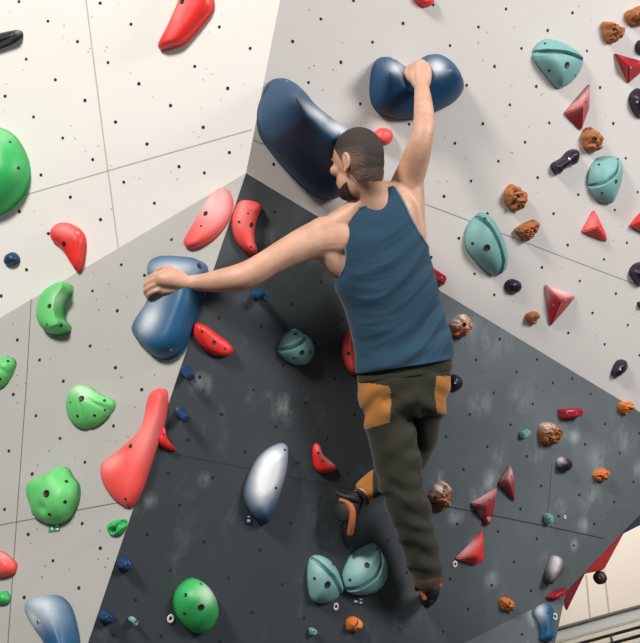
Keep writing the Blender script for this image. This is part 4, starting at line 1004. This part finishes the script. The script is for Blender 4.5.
def binding(curve):
    pts = []
    for x, y in catmull(curve, 30, False):
        d = ray(x, y).normalized(); hit = tank_tree.ray_cast(CAM, d)[0]
        if hit is None:
            near = tank_tree.find_nearest(W(x, y, 4.09)); hit = near[0]
        pts.append((hit - d * .001, .0036))
    bm = bmesh.new(); add_tube(bm, pts, n=60, seg=8); me = to_mesh(bm, 'edge_binding')
    o = person_part('edge_binding', me, binding_mat, body); o.parent = tank
    o.matrix_parent_inverse = Matrix.Identity(4)
binding([(336.5, 222), (341.5, 232), (345, 246), (346, 258), (344.5, 267), (340, 276)])
binding([(337, 221.5), (345, 211.5), (356, 208.5), (367, 205), (377, 196), (384, 189)])
binding([(396.5, 190), (404, 203), (412, 220), (420, 234), (427, 245)])

# trousers
bm = bmesh.new()
add_rows(bm, loft_rings([(404, 354, 44.5, .106, 4.272, -9), (404.5, 364, 46, .113, 4.278, -8), (404, 376, 47.5, .122, 4.285, -6), (403.5, 392, 46.5, .124, 4.295, -3), (403, 408, 40, .112, 4.31, 0), (403, 416, 30, .09, 4.315, 0)], 16, 40, 2.4))
limb(bm, [(382, 388, 4.275, 24), (386, 408, 4.29, 24.5), (391, 432, 4.305, 23.5), (397, 460, 4.325, 24), (402, 486, 4.345, 22), (411, 518, 4.395, 20.5), (418, 542, 4.44, 18.5), (424, 562, 4.475, 17), (426.5, 573, 4.495, 15.5)], n=40, seg=28)
limb(bm, [(430, 388, 4.315, 20), (428, 408, 4.37, 17.5), (423, 432, 4.44, 15.5), (417, 451, 4.49, 14.5), (408, 465, 4.495, 14.5), (394, 475, 4.46, 14.5), (380, 482, 4.425, 13.5), (368, 489, 4.395, 12)], n=40, seg=26)
me = fuse(bm, .0048, 5); me.update()
bm = bmesh.new(); bm.from_mesh(me); bm.normal_update()
for v in bm.verts:
    x, y, z = PX(v.co); n = v.normal
    q = v.co
    w = .0045 * noise.noise(Vector((x * .03, y * .05, z * 6)))
    # slanting creases: from the hip across the thigh, bunched above the cuff
    f1 = math.sin((y * 1.0 + (x - 390) * (.75 if x < 420 else -.6)) / 5.4 + 3.6 * noise.noise(Vector((x * .02, y * .02, 2))))
    a1 = .0095 * (.35 + .65 * abs(noise.noise(Vector((x * .05, y * .03, 11)))) * 2) * (math.exp(-((y - 405) / 32.0) ** 2) * .9 + .6 * math.exp(-((y - 485) / 42.0) ** 2) + .45 * math.exp(-((y - 560) / 22.0) ** 2))
    f2 = math.sin((y - (x - 400) * .25) / 3.4 + 3 * noise.noise(Vector((x * .04, y * .03, 4))))
    a2 = .0045 * (math.exp(-((y - 505) / 38.0) ** 2) + math.exp(-((y - 562) / 16.0) ** 2))
    v.co = q + n * (w + f1 * a1 + f2 * a2)
for f in bm.faces:
    x, y, z = PX(f.calc_center_median()); j = .8 * noise.noise(Vector((x * .2, y * .2, 0)))
    if y > 381.5 + (x - 360) * .16 + j * .3 and y < 429 - (x - 366) * .28 + j and x < 391 - (y - 405) ** 2 * .004 + j: f.material_index = 1
    elif x > 434.5 + abs(y - 392) * .12 + j and 376 < y < 414: f.material_index = 1
    elif x < 373 + j and 470 < y: f.material_index = 1
bmesh.ops.smooth_vert(bm, verts=bm.verts, factor=.4, use_axis_x=True, use_axis_y=True, use_axis_z=True)
tr_me = bpy.data.meshes.new('trousers'); bm.to_mesh(tr_me); bm.free(); bpy.data.meshes.remove(me)
idx = [p.material_index for p in tr_me.polygons]
for p in tr_me.polygons: p.use_smooth = True
tr = person_part('trousers', tr_me, [olive, mustard], body)
for p, i_ in zip(tr.data.polygons, idx): p.material_index = i_
tr['label'] = 'olive trousers with mustard patches'
# waistband and cuff hems
bm = bmesh.new(); rows = loft_rings([(404.5, 375, 47.6, .124, 4.283, -8), (404.5, 371, 47.9, .125, 4.281, -8), (404.5, 360, 46.8, .118, 4.276, -9)], 8, 60, 2.4); add_rows(bm, rows, False)
me = to_mesh(bm, 'waistband'); o = person_part('waistband', me, olive, body); o.parent = tr
bm = bmesh.new()
limb(bm, [(426.3, 573.5, 4.4945, 16.0), (427, 576, 4.499, 15.6)], n=6, seg=28)
o = person_part('cuff', fuse(bm, .004, 4), cloth('cuff_rust', (0.09, 0.04, 0.018)), body); o.parent = tr

# climbing shoes
def shoe(upper, heel, trim, sole, strap, label):
    bm = bmesh.new(); limb(bm, upper, n=24, seg=20); limb(bm, upper[:2], n=8, seg=20)
    s = person_part('climbing_shoe', fuse(bm, .0036, 5), rubber, body); s['label'] = label
    bm = bmesh.new(); c, axis, r, th = heel; c = W(*c); axis = D3(*axis).normalized(); u = axis.orthogonal().normalized(); v = axis.cross(u)
    add_ball(bm, c, (u, v, axis), (r, r * 1.0, th), 24); o = person_part('heel_cap', to_mesh(bm, 'heel_cap'), rubber, body); o.parent = s
    bm = bmesh.new(); limb(bm, trim, n=26, seg=12); o = person_part('heel_trim', to_mesh(bm, 'heel_trim'), shoe_or, body); o.parent = s; o['label'] = 'orange heel trim'
    bm = bmesh.new(); limb(bm, sole, n=16, seg=14, flat=.6); o = person_part('sole', to_mesh(bm, 'sole'), rubber, body); o.parent = s
    bm = bmesh.new(); limb(bm, strap, n=22, seg=10); o = person_part('strap', to_mesh(bm, 'strap'), rubber, body); o.parent = s
shoe([(427, 582, 4.512, 9.5), (429.5, 592, 4.53, 9.6), (428, 597, 4.575, 9), (426, 599, 4.62, 7), (424, 599, 4.648, 5)], ((432.5, 592, 4.497), (.15, .25, -1), .030, .014),
     [(424.5, 598, 4.50, 2.6), (422.5, 590, 4.495, 3), (426, 583.5, 4.485, 3.2), (434, 581.5, 4.485, 3), (440, 586, 4.50, 2.4)],
     [(431, 600, 4.52, 4.5), (428, 604, 4.57, 4.5), (425, 604, 4.63, 3.4)], [(417, 589, 4.53, 2.6), (419, 580, 4.50, 2.8), (430, 577, 4.48, 2.8), (438, 580, 4.50, 2.6)], 'black and orange climbing shoe of the straight leg')
shoe([(356, 499, 4.36, 8.6), (350, 511, 4.35, 9.4), (348.5, 526, 4.372, 8.8), (349.5, 538, 4.408, 7.4), (350.5, 545, 4.432, 5.4)], ((342.5, 512, 4.335), (-.55, -.1, -.85), .040, .014),
     [(350, 533, 4.342, 3.2), (352, 522, 4.322, 3.6), (352, 510, 4.318, 3.6), (347, 502, 4.325, 3.0), (341, 500, 4.335, 2.4)],
     [(341, 522, 4.352, 5), (342.5, 536, 4.385, 5), (346, 544, 4.408, 4)], [(337, 493, 4.345, 2.2), (345, 496.5, 4.325, 2.6), (353, 498, 4.318, 3.2), (360, 502, 4.335, 2.6)], 'black and orange climbing shoe of the bent leg')
bm = bmesh.new(); limb(bm, [(358, 491, 4.315, 2.6), (364, 496, 4.32, 2.6), (367, 503, 4.335, 2.2)], n=12, seg=10)
o = person_part('cuff_strap', to_mesh(bm, 'cuff_strap'), rubber, body); o.parent = tr
